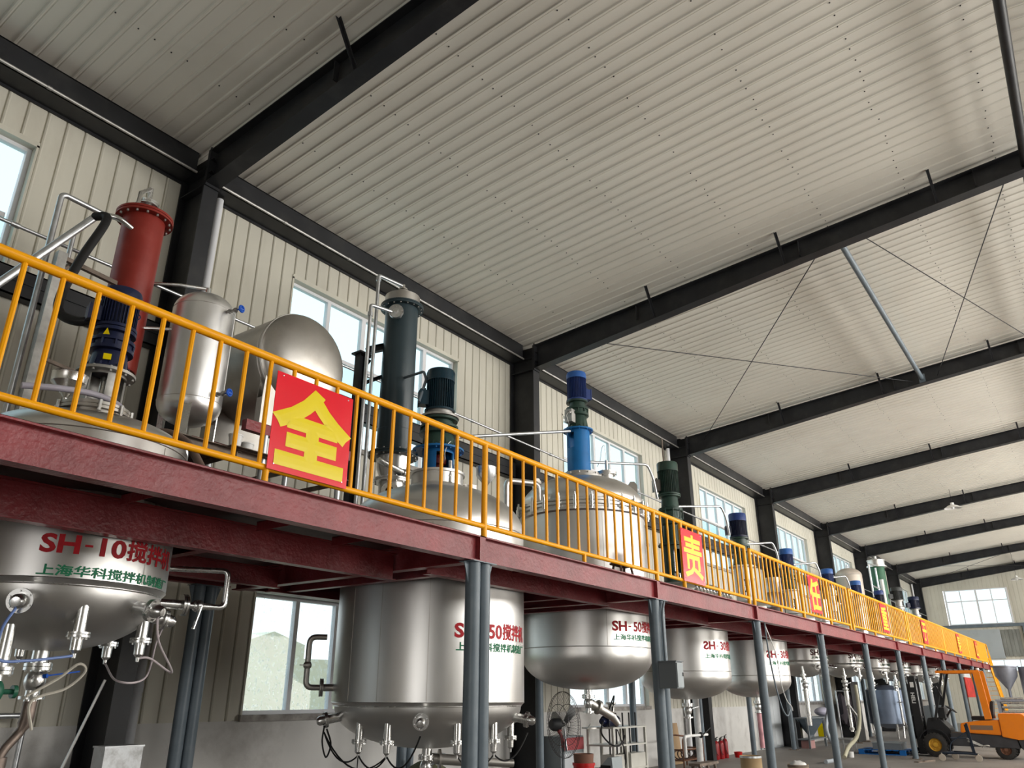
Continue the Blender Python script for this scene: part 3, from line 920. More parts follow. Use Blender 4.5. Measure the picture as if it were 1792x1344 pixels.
def motor(T, x, y, z0, z1, r, body, cap, tb=None, capfrac=0.22, fins=36, tbm=None):
    h = z1-z0; zc_ = z1-h*capfrac
    b = MB(); b.lathe([(0, z0), (r*1.08, z0), (r*1.08, z0+0.03), (r*0.86, z0+0.035), (r*0.86, zc_)], (x, y, 0), 32)
    mo = b.build('motor', body, T)
    b = MB()
    for i in range(fins):
        a = 2*pi*i/fins; e = V(cos(a), sin(a), 0); s = V(-sin(a), cos(a), 0)
        p = V(x, y, 0)+e*r*0.84; q = V(x, y, 0)+e*r*0.99
        b.prism([(0, z0+0.05), (0.0, zc_-0.01), (r*0.15, zc_-0.01), (r*0.15, z0+0.05)], p-s*0.0035, e, (0, 0, 1), s*0.007)
    b.build('cooling_fins', body, mo)
    b = MB(); b.lathe([(r*0.90, zc_-0.02), (r*1.02, zc_-0.02), (r*1.03, z1-0.05), (r*0.97, z1-0.015), (r*0.6, z1), (0, z1)], (x, y, 0), 32)
    b.build('fan_cover', cap, mo)
    if tb is not None:
        e = nrm(tb); s = V(-e.y, e.x, 0); w, dpt, hh = r*0.75, r*0.62, h*0.34
        b = MB(); o = V(x, y, z0+h*0.12)+e*r*0.85
        b.prism([(-w*0.5, 0), (w*0.5, 0), (w*0.5, hh), (-w*0.5, hh)], o, s, (0, 0, 1), e*dpt)
        b.prism([(-w*0.56, -0.01), (w*0.56, -0.01), (w*0.56, hh+0.01), (-w*0.56, hh+0.01)], o+e*dpt, s, (0, 0, 1), e*0.015)
        b.cyl(o+e*dpt*0.5+V(0, 0, hh), o+e*dpt*0.5+V(0, 0, hh+0.05), 0.022, n=8)
        b.build('terminal_box', tbm or body, mo)
    b = MB(); b.torus((x+r*1.06, y, z0+h*0.55), (0, 1, 0), 0.026, 0.007, 14, 6); b.build('lifting_eye', body, mo)
    return mo

def gearbox(T, x, y, z0, z1, r, m, style=0):
    h = z1-z0
    b = MB()
    if style == 0:                                       # cycloidal stack: cone, double flange, barrel
        b.lathe([(0, z0), (r*1.15, z0), (r*1.15, z0+0.03), (r*0.98, z0+0.035), (r*0.86, z0+h*0.45), (r*1.12, z0+h*0.47), (r*1.12, z0+h*0.55), (r*1.0, z0+h*0.56),
                 (r*1.0, z0+h*0.66), (r*1.12, z0+h*0.67), (r*1.12, z0+h*0.74), (r*0.8, z0+h*0.76), (r*0.8, z1-0.05), (r*1.08, z1-0.045), (r*1.08, z1-0.01), (0, z1-0.01)], (x, y, 0), 32)
    else:                                                # long barrel with collars
        b.lathe([(0, z0), (r*1.2, z0), (r*1.2, z0+0.035), (r*0.82, z0+0.04), (r*0.80, z0+h*0.38), (r*1.0, z0+h*0.40), (r*1.0, z0+h*0.52), (r*0.88, z0+h*0.53), (r*0.88, z0+h*0.66),
                 (r*1.05, z0+h*0.67), (r*1.05, z0+h*0.73), (r*0.78, z0+h*0.75), (r*0.72, z1-0.05), (r*1.0, z1-0.045), (r*1.0, z1-0.01), (0, z1-0.01)], (x, y, 0), 32)
    for i in range(8):
        a = 2*pi*(i+0.5)/8; e = V(cos(a), sin(a), 0); s = V(-sin(a), cos(a), 0)
        b.prism([(0, z0+0.03), (r*0.24, z0+0.03), (r*0.05, z0+h*0.42), (0, z0+h*0.42)], V(x, y, 0)+e*r*0.80-s*0.008, e, (0, 0, 1), s*0.016)
    g = b.build('gearbox', m, T)
    b = MB(); b.bolts((x, y, z0+h*0.60), r*1.06, 10, 0.012, h*0.20); b.bolts((x, y, z0+0.03), r*1.07, 8, 0.013, 0.06); b.build('bolts', m, g)
    return g

def lantern(T, x, y, z0, z1, r, m, win=((35, 145), (215, 325)), flange=None, zw=(0.08, 0.86), shaft=True):
    """the open drive stool between the tank and the gearbox, with hand windows"""
    b = MB(); h = z1-z0; ri = r-0.018
    fr_ = flange or r*1.45
    b.lathe([(ri, z1-0.03), (fr_, z1-0.03), (fr_, z1-0.002), (ri, z1-0.002), (ri, z1-0.03)], (x, y, 0), 36)
    b.lathe([(ri, z0), (r*1.12, z0), (r*1.12, z0+0.025), (ri, z0+0.025), (ri, z0)], (x, y, 0), 36)
    za, zb = z0+h*zw[0], z0+h*zw[1]
    sector(b, (x, y, 0), ri, r, z0+0.025, za, 0, 359.9, 36); sector(b, (x, y, 0), ri, r, zb, z1-0.03, 0, 359.9, 36)
    edges = sorted(win)
    for i, w in enumerate(edges):
        nx = edges[(i+1) % len(edges)][0] + (360 if i == len(edges)-1 else 0)
        if nx-w[1] > 1: sector(b, (x, y, 0), ri, r, za, zb, w[1], nx, 14)
    b.bolts((x, y, z1-0.02), fr_*0.9, 10, 0.014, 0.06)
    L = b.build('drive_frame', m, T)
    if shaft:
        b = MB(); b.cyl((x, y, z0), (x, y, z1-0.03), r*0.22, n=14); b.lathe([(0, z0), (r*0.5, z0), (r*0.5, z0+h*0.25), (r*0.3, z0+h*0.3), (0, z0+h*0.3)], (x, y, 0), 18)
        b.build('shaft', SSB, L)
    return L

def outlet(T, x, y, z, style=0, m=SSB):
    b = MB()
    b.cyl((x, y, z+0.06), (x, y, z-0.10), 0.065, n=16); b.cyl((x, y, z-0.10), (x, y, z-0.125), 0.11, n=20); b.cyl((x, y, z-0.13), (x, y, z-0.155), 0.11, n=20)
    b.bolts((x, y, z-0.128), 0.092, 8, 0.010, 0.075)
    b.ball((x, y, z-0.24), 0.085, 0.085, 0.10)
    b.cyl((x, y, z-0.15), (x, y, z-0.40), 0.055, n=14)
    b.cyl((x, y, z-0.36), (x, y, z-0.385), 0.10, n=20)
    v = b.build('outlet_valve', m, T)
    b = MB(); b.beam((x+0.05, y-0.06, z-0.20), (x+0.30, y-0.12, z-0.16), 0.03, 0.012); b.cyl((x, y-0.02, z-0.21), (x+0.05, y-0.09, z-0.20), 0.018, n=8)
    b.build('lever', BLUEH if style == 0 else GALV, v)
    return v

def tank_body(i, label, zshell, zdome, jacket, seams=(), m=SS, rtop=None, neck=None):
    X, R, sz, bz = TANKS[i]; Y = TY
    T = thing('mixing_tank', label, 'tank', (X, Y, bz), 'stirred mixing tanks through the platform')
    b = MB(); rt = rtop or R
    b.lathe([(R, sz), (R, zshell-0.05), (R-0.004, zshell-0.02)], (X, Y, 0), 72)
    sh = b.build('shell', m, T)
    b = MB()
    for deg in seams:
        e = nrm(deg); s_ = V(-e.y, e.x, 0); o = V(X, Y, 0)+e*(R-0.002)
        b.prism([(-0.004, sz+0.01), (0.004, sz+0.01), (0.004, zshell-0.06), (-0.004, zshell-0.06)], o, s_, (0, 0, 1), e*0.005)
    b.torus((X, Y, zshell-0.04), (0, 0, 1), R-0.001, 0.006, 72, 6)
    if not jacket: b.torus((X, Y, sz), (0, 0, 1), R-0.001, 0.007, 72, 6)
    b.build('weld_seam', SSD, sh)
    if jacket:
        Rj = R-0.045; z1 = sz-0.055
        b = MB(); b.lathe([(R, sz), (R+0.004, sz-0.006), (Rj+0.01, sz-0.045), (Rj, z1)] + [(Rj*cos(t), z1-(z1-bz)*sin(t)) for t in [j*pi/2/18 for j in range(1, 19)]], (X, Y, 0), 72)
        dm = b.build('jacket_dish', m, T)
        b = MB(); b.torus((X, Y, sz-0.048), (0, 0, 1), Rj+0.008, 0.008, 72, 6); b.build('weld_bead', SSB, dm)
    else:
        z1 = sz-0.10
        b = MB(); b.lathe([(R, sz), (R, z1)] + [(R*cos(t)**0.85, z1-(z1-bz)*sin(t)) for t in [j*pi/2/18 for j in range(1, 18)]] + [(0, bz)], (X, Y, 0), 72)
        b.build('dished_bottom', m, T)
    if zdome:
        b = MB(); nk = neck or 0.3; h = zdome-zshell
        pr = [(rt, zshell-0.04)] + [(rt*cos(t), zshell+h*sin(t)) for t in [j*pi/2/16 for j in range(0, 16)] if rt*cos(t) > nk] + [(nk, zdome), (0, zdome+0.01)]
        b.lathe(pr, (X, Y, 0), 64); b.build('domed_head', SSD if not jacket else m, T)
    return T

ARM = '搅拌机'; SUB = '上海华科搅拌机制造厂'
# --- first tank, SH-10, at the left edge
X, R, sz, bz = TANKS[0]
T1 = tank_body(0, 'stainless mixing tank with red SH-10 lettering at the left edge, navy motor above', 3.93, 4.22, True, (64, 20), neck=0.25)
lettering(T1, 0, 'SH-10', False, (2.826, 2.98), (2.648, 2.738), (-36.5, 6.5, 48))
ends = []
for deg, k in ((-38, 'out'), (-8, 'down'), (25, 'out'), (50, 'down'), (80, 'out'), (112, 'down'), (-75, 'down'), (140, 'out'), (170, 'down'), (-120, 'out')):
    ends.append(nozzle(T1, X, TY, R-0.05, sz-0.06, bz, deg, k)[1])
b = MB(); b.tube(spline([ends[0]+V(-0.02, -0.04, -0.03), ends[0]+V(-0.10, -0.05, -0.22), ends[0]+V(-0.06, 0, -0.42), ends[1]+V(-0.35, 0, -0.20), ends[1]+V(-0.12, 0, -0.17), ends[1]+V(0, 0, -0.15)]), 0.011, 8)
b.build('blue_drain_hose', mat('pale_blue_hose', (0.16, 0.25, 0.55), 0.3), T1)['label'] = 'pale blue hose'
b = MB(); b.tube(spline([ends[2]+V(0.02, -0.04, -0.03), ends[2]+V(0.10, 0, -0.25), ends[3]+V(0.35, 0, -0.25), ends[3]+V(0.12, 0, -0.14), ends[3]+V(0, 0, -0.14)]), 0.010, 8)
b.tube(spline([ends[4]+V(0, 0, -0.05), ends[4]+V(-0.05, 0, -0.22), ends[3]+V(0.10, 0, -0.30), ends[3]+V(-0.15, 0, -0.33), ends[5]+V(0, 0, -0.16)]), 0.009, 8)
b.build('clear_drain_hose', mat('cloudy_clear_hose', (0.55, 0.48, 0.50), 0.3), T1)
# bottom outlet, its rusty stand pipe and the cross pipe to the left
v = outlet(T1, X-0.02, TY, bz, 0)
b = MB(); b.tube(bend([(X-0.02, TY, bz-0.38), (X-0.02, TY, bz-0.60), (X-0.18, TY, bz-0.80), (X-0.18, TY, 0.02)], 0.10), [0.055]*4+[0.038]*11, 12)
b.cyl((X-0.18, TY, 1.22), (X-0.18, TY, 1.30), 0.07, n=14); b.cyl((X-0.18, TY, 1.00), (X-0.18, TY, 1.10), 0.068, n=14)
b.cyl((X-0.18, TY, 1.15), (X-1.6, TY-0.1, 1.15), 0.035, n=10); b.cyl((X-0.75, TY-0.05, 1.15), (X-0.83, TY-0.05, 1.15), 0.055, n=10)
b.build('drain_pipe', mat('stained_steel_pipe', (0.22, 0.175, 0.15), 0.45, 0.7, 0.3, 9), v)
b = MB(); b.tube(spline([(X-0.10, TY-0.08, bz-0.36), (X+0.12, TY-0.1, bz-0.22), (X+0.26, TY-0.12, bz-0.10), (X+0.34, TY-0.1, bz-0.16), (X+0.20, TY-0.1, bz-0.30), (X-0.06, TY-0.1, bz-0.40), (X-0.02, TY-0.12, bz-0.62)]), 0.012, 6)
b.build('tie_rope', mat('pale_rope', (0.62, 0.58, 0.50), 0.8), v)
# sampling pipe with a green valve, hanging left of the outlet
p = at(12, 1120, 7.0)
b = MB(); b.cyl(p+V(0, 0, 0.12), p-V(0, 0, 0.20), 0.05, n=14); b.cyl(p-V(0, 0, 0.20), p-V(0, 0, 0.225), 0.095, n=18); b.cyl(p-V(0, 0, 0.23), p-V(0, 0, 0.255), 0.095, n=18)
b.cyl(p-V(0, 0, 0.25), p-V(0, 0, 0.62), 0.03, n=12); b.bolts(p-V(0, 0, 0.228), 0.08, 6, 0.01, 0.08)
sp = b.build('sampling_pipe', SSB, T1)
b = MB(); b.ball(p-V(0, 0, 0.38), 0.06, 0.06, 0.09); b.cyl(p-V(0, 0, 0.38), p+V(0.13, 0, -0.38), 0.02, n=8); b.cyl(p+V(0.12, 0, -0.38), p+V(0.15, 0, -0.38), 0.05, n=12)
b.build('green_valve', mat('green_valve_paint', (0.02, 0.12, 0.07), 0.4), sp)
# side outlet on the right with pipe elbow
e0 = nrm(76); c0 = V(X, TY, 2.58)
b = MB(); b.cyl(c0+e0*(R-0.03), c0+e0*(R+0.22), 0.045, n=14); b.cyl(c0+e0*(R+0.20), c0+e0*(R+0.222), 0.10, n=20); b.cyl(c0+e0*(R+0.228), c0+e0*(R+0.25), 0.10, n=20)
b.ball(c0+e0*(R+0.36), 0.06); b.cyl(c0+e0*(R+0.25), c0+e0*(R+0.50), 0.032, n=12)
b.tube(bend([c0+e0*(R+0.48), c0+e0*(R+0.62), c0+e0*(R+0.62)+V(0, 0, 0.36), c0+e0*(R+0.05)+V(0, 0.25, 0.36)], 0.06), 0.028, 10)
b.beam(c0+e0*(R+0.36)+V(0, -0.06, 0), c0+e0*(R+0.30)+V(0, -0.08, -0.22), 0.03, 0.012)
b.build('side_outlet', SSB, T1)
# manhole on the dome
mx, my = 3.17, 6.98
b = MB(); b.lathe([(0.27, 3.95), (0.27, 4.12), (0.305, 4.125), (0.305, 4.15), (0.30, 4.155), (0.305, 4.16), (0.305, 4.185), (0.27, 4.20), (0.12, 4.225), (0, 4.23)], (mx, my, 0), 40)
mh = b.build('manhole', SSD, T1)
b = MB(); b.bolts((mx, my, 4.14), 0.315, 10, 0.016, 0.10); b.tube(bend([(mx+0.02, my-0.05, 4.22), (mx+0.02, my-0.05, 4.28), (mx+0.12, my-0.05, 4.28), (mx+0.12, my-0.05, 4.22)], 0.02), 0.008, 6); b.build('clamp_bolts', SSB, mh)
b = MB(); b.tube(spline([(2.45, 6.75, 4.14), (2.75, 6.72, 4.20), (3.05, 6.78, 4.255), (3.3, 6.85, 4.25), (3.5, 7.0, 4.20)]), 0.028, 10)
b.build('clear_hose', mat('violet_clear_hose', (0.46, 0.44, 0.52), 0.25), mh)
b = MB(); b.tube(spline([(3.82, 7.3, 4.05), (3.95, 7.2, 4.22), (4.08, 6.95, 4.12), (4.12, 6.7, 3.85), (4.16, 6.55, 3.62)]), 0.04, 10)
b.build('brown_hose', mat('brown_rubber_hose', (0.20, 0.14, 0.115), 0.55), T1)
# drive
lantern(T1, X+0.03, TY, 4.20, 4.72, 0.19, CAST, ((200, 250), (290, 340), (20, 70), (110, 160)), 0.27, (0.30, 0.90))
gearbox(T1, X+0.03, TY, 4.72, 5.18, 0.185, NAVY)
motor(T1, X+0.03, TY, 5.18, 5.64, 0.185, NAVY, NAVY, -104, 0.20)
b = MB(); o = V(X+0.03, TY, 4.80)+nrm(-30)*0.19; s_ = V(nrm(-30).y*-1, nrm(-30).x, 0)
b.prism([(-0.04, 0), (0.03, 0), (0.03, 0.06), (-0.04, 0.06)], o, s_, (0, 0, 1), nrm(-30)*0.012); b.build('yellow_plate', SIGNY, T1, smooth=False)
o = V(X+0.03, TY, 5.06)+nrm(-45)*0.205; s_ = V(nrm(-45).y*-1, nrm(-45).x, 0)
b = MB(); b.prism([(-0.03, 0), (0.03, 0), (0, 0.07)], o, s_, (0, 0, 1), nrm(-45)*0.006); b.build('warning_triangle', SIGNY, T1, smooth=False)

# --- second tank, big SH-50
X, R, sz, bz = TANKS[1]
T2 = tank_body(1, 'large stainless tank with red SH-50 lettering partly hidden by the twin post', 3.90, 4.60, True, (-78, -100, -50), neck=0.4)
lettering(T2, 1, 'SH-50', False, (2.423, 2.60), (2.27, 2.376), (-35.8, -3.3, 24))
en = []
for deg, k in ((-97, 'down'), (-74, 'down'), (-52, 'out'), (-30, 'down'), (-1, 'down'), (20, 'out'), (45, 'down'), (-120, 'out'), (70, 'out'), (110, 'down')):
    en.append(nozzle(T2, X, TY, R-0.05, sz-0.06, bz, deg, k)[1])
for (i0, i1, d) in ((7, 0, 0.18), (0, 1, 0.14), (1, 2, 0.22), (7, 1, 0.26), (3, 4, 0.15), (4, 5, 0.18)):
    b = MB(); b.tube(sag(en[i0]+V(0, 0, -0.14), en[i1]+V(0, 0, -0.15), d), 0.010, 6); b.build('drain_hose', BLACK, T2)
b = MB(); b.tube(spline([en[7]+V(0, 0, -0.05), en[7]+V(-0.06, -0.05, -0.25), en[7]+V(0.02, -0.05, -0.42), en[7]+V(0.10, -0.03, -0.28), en[7]+V(0.04, 0, -0.10)]), 0.011, 6)
b.build('drain_hose', BLACK, T2)
b = MB(); b.tube([en[0]+V(0, 0, -0.16), en[0]+V(0, 0, -0.9)], 0.007, 5); b.build('drain_hose', BLACK, T2)
v = outlet(T2, X, TY, bz+0.02, 1)
b = MB(); b.cyl((X, TY, bz-0.12), (X+0.42, TY-0.35, bz-0.16), 0.065, n=14); b.cyl((X+0.12, TY-0.1, bz-0.13), (X+0.14, TY-0.117, bz-0.13), 0.12, n=18); b.cyl((X+0.40, TY-0.33, bz-0.158), (X+0.9, TY-0.74, bz-0.20), 0.05, n=14)
b.build('discharge_pipe', SSD, v)
# side valve on the left
e0 = nrm(-128); c0 = V(X, TY, 1.86)
b = MB(); b.cyl(c0+e0*(R-0.03), c0+e0*(R+0.16), 0.045, n=14); b.cyl(c0+e0*(R+0.12), c0+e0*(R+0.14), 0.11, n=18); b.cyl(c0+e0*(R+0.145), c0+e0*(R+0.165), 0.11, n=18)
b.tube(bend([c0+e0*(R+0.15), c0+e0*(R+0.34), c0+e0*(R+0.34)+V(0, 0, 0.62), c0+e0*(R+0.12)+V(0, 0, 0.62)], 0.09), 0.036, 12)
b.ball(c0+e0*(R+0.34)+V(0, 0, 0.27), 0.055); b.beam(c0+e0*(R+0.34)+V(-0.02, -0.05, 0.27), c0+e0*(R+0.50)+V(0, -0.1, 0.27), 0.025, 0.012)
b.build('side_valve', SSD, T2)
b = MB(); b.lathe([(0.38, 4.52), (0.38, 4.76), (0.41, 4.765), (0.41, 4.80), (0, 4.805)], (X, TY, 0), 40); b.build('neck', SS, T2)
lantern(T2, X, TY, 4.81, 5.17, 0.235, SKYB, ((215, 290), (30, 110)), 0.385, (0.06, 0.80), shaft=False)
b = MB(); b.lathe([(0, 4.81), (0.09, 4.81), (0.075, 4.93), (0.12, 4.95), (0.13, 5.02), (0.10, 5.07), (0.05, 5.10), (0, 5.14)], (X, TY, 0), 20); b.build('seal_housing', MAROOND, T2)
b = MB(); b.tube(spline([(X-0.02, TY-0.26, 5.26), (X-0.10, TY-0.28, 5.20), (X-0.17, TY-0.28, 5.05), (X-0.14, TY-0.26, 4.95), (X-0.05, TY-0.14, 4.94)]), 0.006, 6); b.build('white_wire', WHITE, T2)
b = MB(); b.cyl((X-0.12, TY-0.36, 4.60), (X-0.10, TY-0.33, 4.93), 0.028, n=10); b.cyl((X+0.02, TY-0.36, 4.60), (X+0.0, TY-0.33, 4.90), 0.022, n=10); b.cyl((X-0.15, TY-0.36, 4.70), (X+0.05, TY-0.36, 4.69), 0.012, n=8); b.build('vent_pipes', SSB, T2)
gearbox(T2, X, TY, 5.17, 5.66, 0.26, GREEN)
b = MB(); b.lathe([(0, 5.66), (0.30, 5.66), (0.30, 5.69), (0.20, 5.70), (0.20, 5.78), (0, 5.78)], (X, TY, 0), 32); b.build('coupling_flange', CAST, T2)
motor(T2, X, TY, 5.77, 6.46, 0.215, TEAL, TEAL, -124, 0.26)
b = MB(); b.lathe([(0.06, 4.30), (0.06, 4.62), (0.12, 4.62), (0.12, 4.64), (0.12, 4.66), (0.12, 4.68), (0, 4.68)], (8.86, 7.16, 0), 20); b.bolts((8.86, 7.16, 4.65), 0.10, 6, 0.012, 0.09); b.build('flanged_nozzle', SSD, T2)

# --- third tank, SH-50 with the clamped lid
X, R, sz, bz = TANKS[2]
T3 = tank_body(2, 'large stainless tank with clamped dome lid and tall blue drive above the railing', 4.82, 0, False, (48, -42))
lettering(T3, 2, 'SH-50', False, (2.762, 2.926), (2.618, 2.718), (-37.5, -4.2, 24))
b = MB()
b.lathe([(R-0.02, 4.76), (R+0.035, 4.80), (R+0.035, 4.845), (R+0.005, 4.86), (R+0.005, 4.885), (R+0.045, 4.90), (R+0.045, 4.935), (R+0.01, 4.945), (R+0.01, 4.955), (R+0.045, 4.965), (R+0.045, 5.00), (R-0.005, 5.02), (R-0.005, 5.05)], (X, TY, 0), 72)
b.build('flange_rings', SS, T3)
b = MB(); h = 0.58
b.lathe([(R-0.01, 5.03)] + [(R*cos(t)**0.9, 5.05+h*sin(t)) for t in [j*pi/2/18 for j in range(1, 15)] if R*cos(t)**0.9 > 0.42] + [(0.40, 5.63), (0, 5.66)], (X, TY, 0), 72)
b.build('domed_lid', SS, T3)
for j in range(26):
    a = 360*j/26+4; e = nrm(a); s_ = V(-e.y, e.x, 0); c = V(X, TY, 0)+e*(R+0.075)
    if cos(radians(a+59)) < -0.75: continue                # hidden far side
    b = MB(); b.cyl(c+V(0, 0, 4.83), c+V(0, 0, 5.04), 0.030, n=10); b.cyl(c+V(0, 0, 5.04), c+V(0, 0, 5.09), 0.016, n=8); b.cyl(c+V(0, 0, 4.79), c+V(0, 0, 4.84), 0.020, n=8)
    b.prism([(-0.03, 4.99), (0.03, 4.99), (0.03, 5.03), (-0.03, 5.03)], c, s_, (0, 0, 1), e*-0.07); b.prism([(-0.03, 4.83), (0.03, 4.83), (0.03, 4.87), (-0.03, 4.87)], c, s_, (0, 0, 1), e*-0.07)
    b.build('lid_clamp', SSB, T3)
b = MB()
for a in (-118, 24):
    e = nrm(a); c = V(X, TY, 5.36)+e*0.97
    s_ = V(-e.y, e.x, 0)
    b.prism([(-0.09, -0.08), (0.09, -0.08), (0.09, 0.10), (0.04, 0.17), (-0.04, 0.17), (-0.09, 0.10)], c-s_*0.0, e, (0, 0, 1), s_*0.02)
b.build('lifting_lug', SSD, T3)
b = MB(); b.lathe([(0.12, 5.50), (0.12, 5.72), (0.19, 5.725), (0.19, 5.75), (0.185, 5.755), (0.19, 5.76), (0.19, 5.785), (0, 5.79)], (12.90, 7.02, 0), 28); b.bolts((12.90, 7.02, 5.755), 0.165, 8, 0.013, 0.09)
b.cyl((12.90, 7.02, 5.78), (12.90, 7.02, 6.02), 0.030, n=10); b.tube(spline([(12.90, 7.02, 6.0), (12.88, 7.02, 6.22), (12.80, 7.0, 6.30), (12.70, 7.0, 6.2), (12.62, 7.0, 5.95), (12.5, 7.0, 5.8)]), 0.006, 6)
b.build('flanged_nozzle', SS, T3)
b = MB(); b.lathe([(0.42, 5.60), (0.42, 5.655), (0.36, 5.66), (0.36, 5.72), (0, 5.725)], (X, TY, 0), 36); b.bolts((X, TY, 5.665), 0.39, 14, 0.018, 0.06); b.build('bearing_plate', CAST, T3)
for q, rr in enumerate((0.30, 0.33, 0.36)):
    pass
b = MB()
for q in range(4): b.tube(spline([(12.75+0.02*q, 7.75, 5.68+0.03*q), (13.1, 7.85, 5.74+0.03*q), (13.45, 7.8, 5.62+0.03*q), (13.72, 7.6, 5.38+0.03*q), (13.76, 7.45, 5.2)]), 0.020, 8)
b.build('hose_bundle', mat('dark_green_hose', (0.05, 0.055, 0.045), 0.5), T3)
lantern(T3, X-0.06, TY, 5.73, 6.60, 0.225, SKYB, ((-60, -5), (150, 190)), 0.30, (0.55, 0.90))
gearbox(T3, X-0.06, TY, 6.60, 7.21, 0.20, GREEN)
motor(T3, X-0.06, TY, 7.20, 7.82, 0.195, BLUED, BLUE, 62, 0.20, tbm=BLUED)
b = MB(); o = V(X-0.06, TY, 6.70)+nrm(-95)*0.22; b.box(o.x-0.10, o.x+0.04, o.y-0.08, o.y+0.08, o.z, o.z+0.26); b.cyl(o+V(-0.08, -0.05, 0.2), o+V(-0.17, -0.05, 0.16), 0.03, n=10)
b.tube(spline([o+V(-0.17, -0.05, 0.16), o+V(-0.24, -0.05, 0.08), o+V(-0.20, -0.05, -0.02), o+V(-0.10, -0.02, -0.06)]), 0.007, 6); b.build('oil_pump', CAST, T3)
v = outlet(T3, X, TY, bz+0.02, 1)
b = MB(); b.cyl((X, TY, bz-0.20), (X+0.40, TY-0.22, bz-0.42), 0.075, n=14); b.cyl((X+0.14, TY-0.08, bz-0.27), (X+0.18, TY-0.1, bz-0.29), 0.12, n=18); b.cyl((X+0.40, TY-0.22, bz-0.42), (X+0.52, TY-0.28, bz-0.56), 0.075, 0.05, n=14)
b.lathe([(0.02, -0.62), (0.13, -0.62), (0.13, -0.60), (0.02, -0.60)], (X, TY, bz), 18); b.beam((X-0.25, TY-0.1, bz-0.62), (X+0.2, TY+0.1, bz-0.56), 0.02, 0.012); b.build('angle_valve', SSD, v)

# --- the rest of the row
def small_tank(i, label, text, mirror, drv, jacket=True, lz=(0, 0), la=-36, lw=1.2, dark=False, lh=0.15):
    X, R, sz, bz = TANKS[i]
    T = tank_body(i, label, 3.88, 4.12, jacket, (50,), neck=0.25)
    lettering(T, i, text, mirror, lz[0], lz[1], la, LETK if dark else None, LETB if dark else None)
    if jacket:
        for deg, k in ((-75, 'down'), (-45, 'out'), (-18, 'down'), (15, 'out'), (45, 'down'), (75, 'out')):
            nozzle(T, X, TY, R-0.05, sz-0.06, bz, deg, k)
    outlet(T, X, TY, bz+0.02, 1)
    drv(T, X)
    return T
def d4(T, X):
    x = X-0.12
    lantern(T, x, TY, 4.10, 4.95, 0.26, GREEN, ((200, 250), (290, 340)), 0.34)
    gearbox(T, x, TY, 4.95, 6.10, 0.26, GREEN, 1); motor(T, x, TY, 6.10, 6.90, 0.24, GREEN, GREEN, -140, 0.26, tbm=mat('worn_brown_casting', (0.085, 0.075, 0.065), 0.5))
    b = MB(); b.cyl((x-0.18, TY, 6.88), (x-0.18, TY, 7.45), 0.016, n=6); b.build('lifting_rod', IRON, T)
small_tank(3, 'stainless tank with mirrored S in its SH-30 lettering, right of the grey electrical box', 'SH-30', True, d4, False, ((2.65, 2.82), (2.483, 2.583)), (-40.8, 0, 34))
def d5(T, X):
    x = X-0.05
    lantern(T, x, TY, 4.10, 5.02, 0.24, WHITE, ((200, 235), (300, 340)), 0.36, (0.1, 0.6)); gearbox(T, x, TY, 5.02, 5.80, 0.23, GREEN); motor(T, x, TY, 5.80, 6.47, 0.23, NAVY, BLUED, -145, 0.30)
small_tank(4, 'stainless tank with SH-30 lettering behind the third post, navy motor on green gearbox', 'SH-30', True, d5, False, ((2.64, 2.82), (2.475, 2.575)), (-48.5, -6, 30))
def dgen(gm, mm, cm, zt, r=0.2):
    def f(T, X):
        x = X-0.2
        lantern(T, x, TY, 4.10, 4.80, 0.22, WHITE, ((200, 235), (300, 340)), 0.32, (0.1, 0.6)); gearbox(T, x, TY, 4.80, zt-0.62, 0.20, gm); motor(T, x, TY, zt-0.62, zt, r, mm, cm, -148, 0.28, fins=28)
    return f
small_tank(5, 'small stainless tank with dark SH-10 lettering behind the fourth front post', 'SH-10', False, dgen(GREEN, BLUED, BLUE, 6.08), True, ((2.865, 3.035), (2.77, 2.84)), (-54, -6, 34), 0, True)
small_tank(6, 'small stainless tank with dark SH-10 lettering between the fourth and fifth front posts', 'SH-10', False, dgen(CAST, BLUED, BLUE, 6.02), True, ((2.94, 3.10), (2.83, 2.91)), (-57, -5, 34), 0, True)
small_tank(7, 'small stainless tank with dark SH-10 lettering just right of the fifth front post', 'SH-10', False, dgen(CAST, BLUED, BLUE, 6.05), True, ((2.93, 3.09), (2.81, 2.90)), (-50, -2, 36), 0, True)
small_tank(8, 'small stainless tank hanging behind the sixth front post, left of the forklift mast', 'SH-10', False, dgen(CAST, NAVY, BLUED, 6.08), True, ((2.93, 3.09), (2.81, 2.90)), (-50, -2, 36), 0, True)
small_tank(9, 'far stainless tank under a dark grey motor beside the green column', 'SH-10', False, dgen(CAST, mat('dark_grey_motor', (0.05, 0.055, 0.055), 0.4), mat('dark_grey_motor', (0.05, 0.055, 0.055), 0.4), 6.65, 0.26), True, ((2.93, 3.09), (2.81, 2.90)), (-50, -2, 36), 0, True)
small_tank(10, 'farthest stainless tank under a black motor near the end wall', 'SH-10', False, dgen(CAST, NAVY, NAVY, 6.6, 0.26), True, ((2.93, 3.09), (2.81, 2.90)), (-50, -2, 36), 0, True)

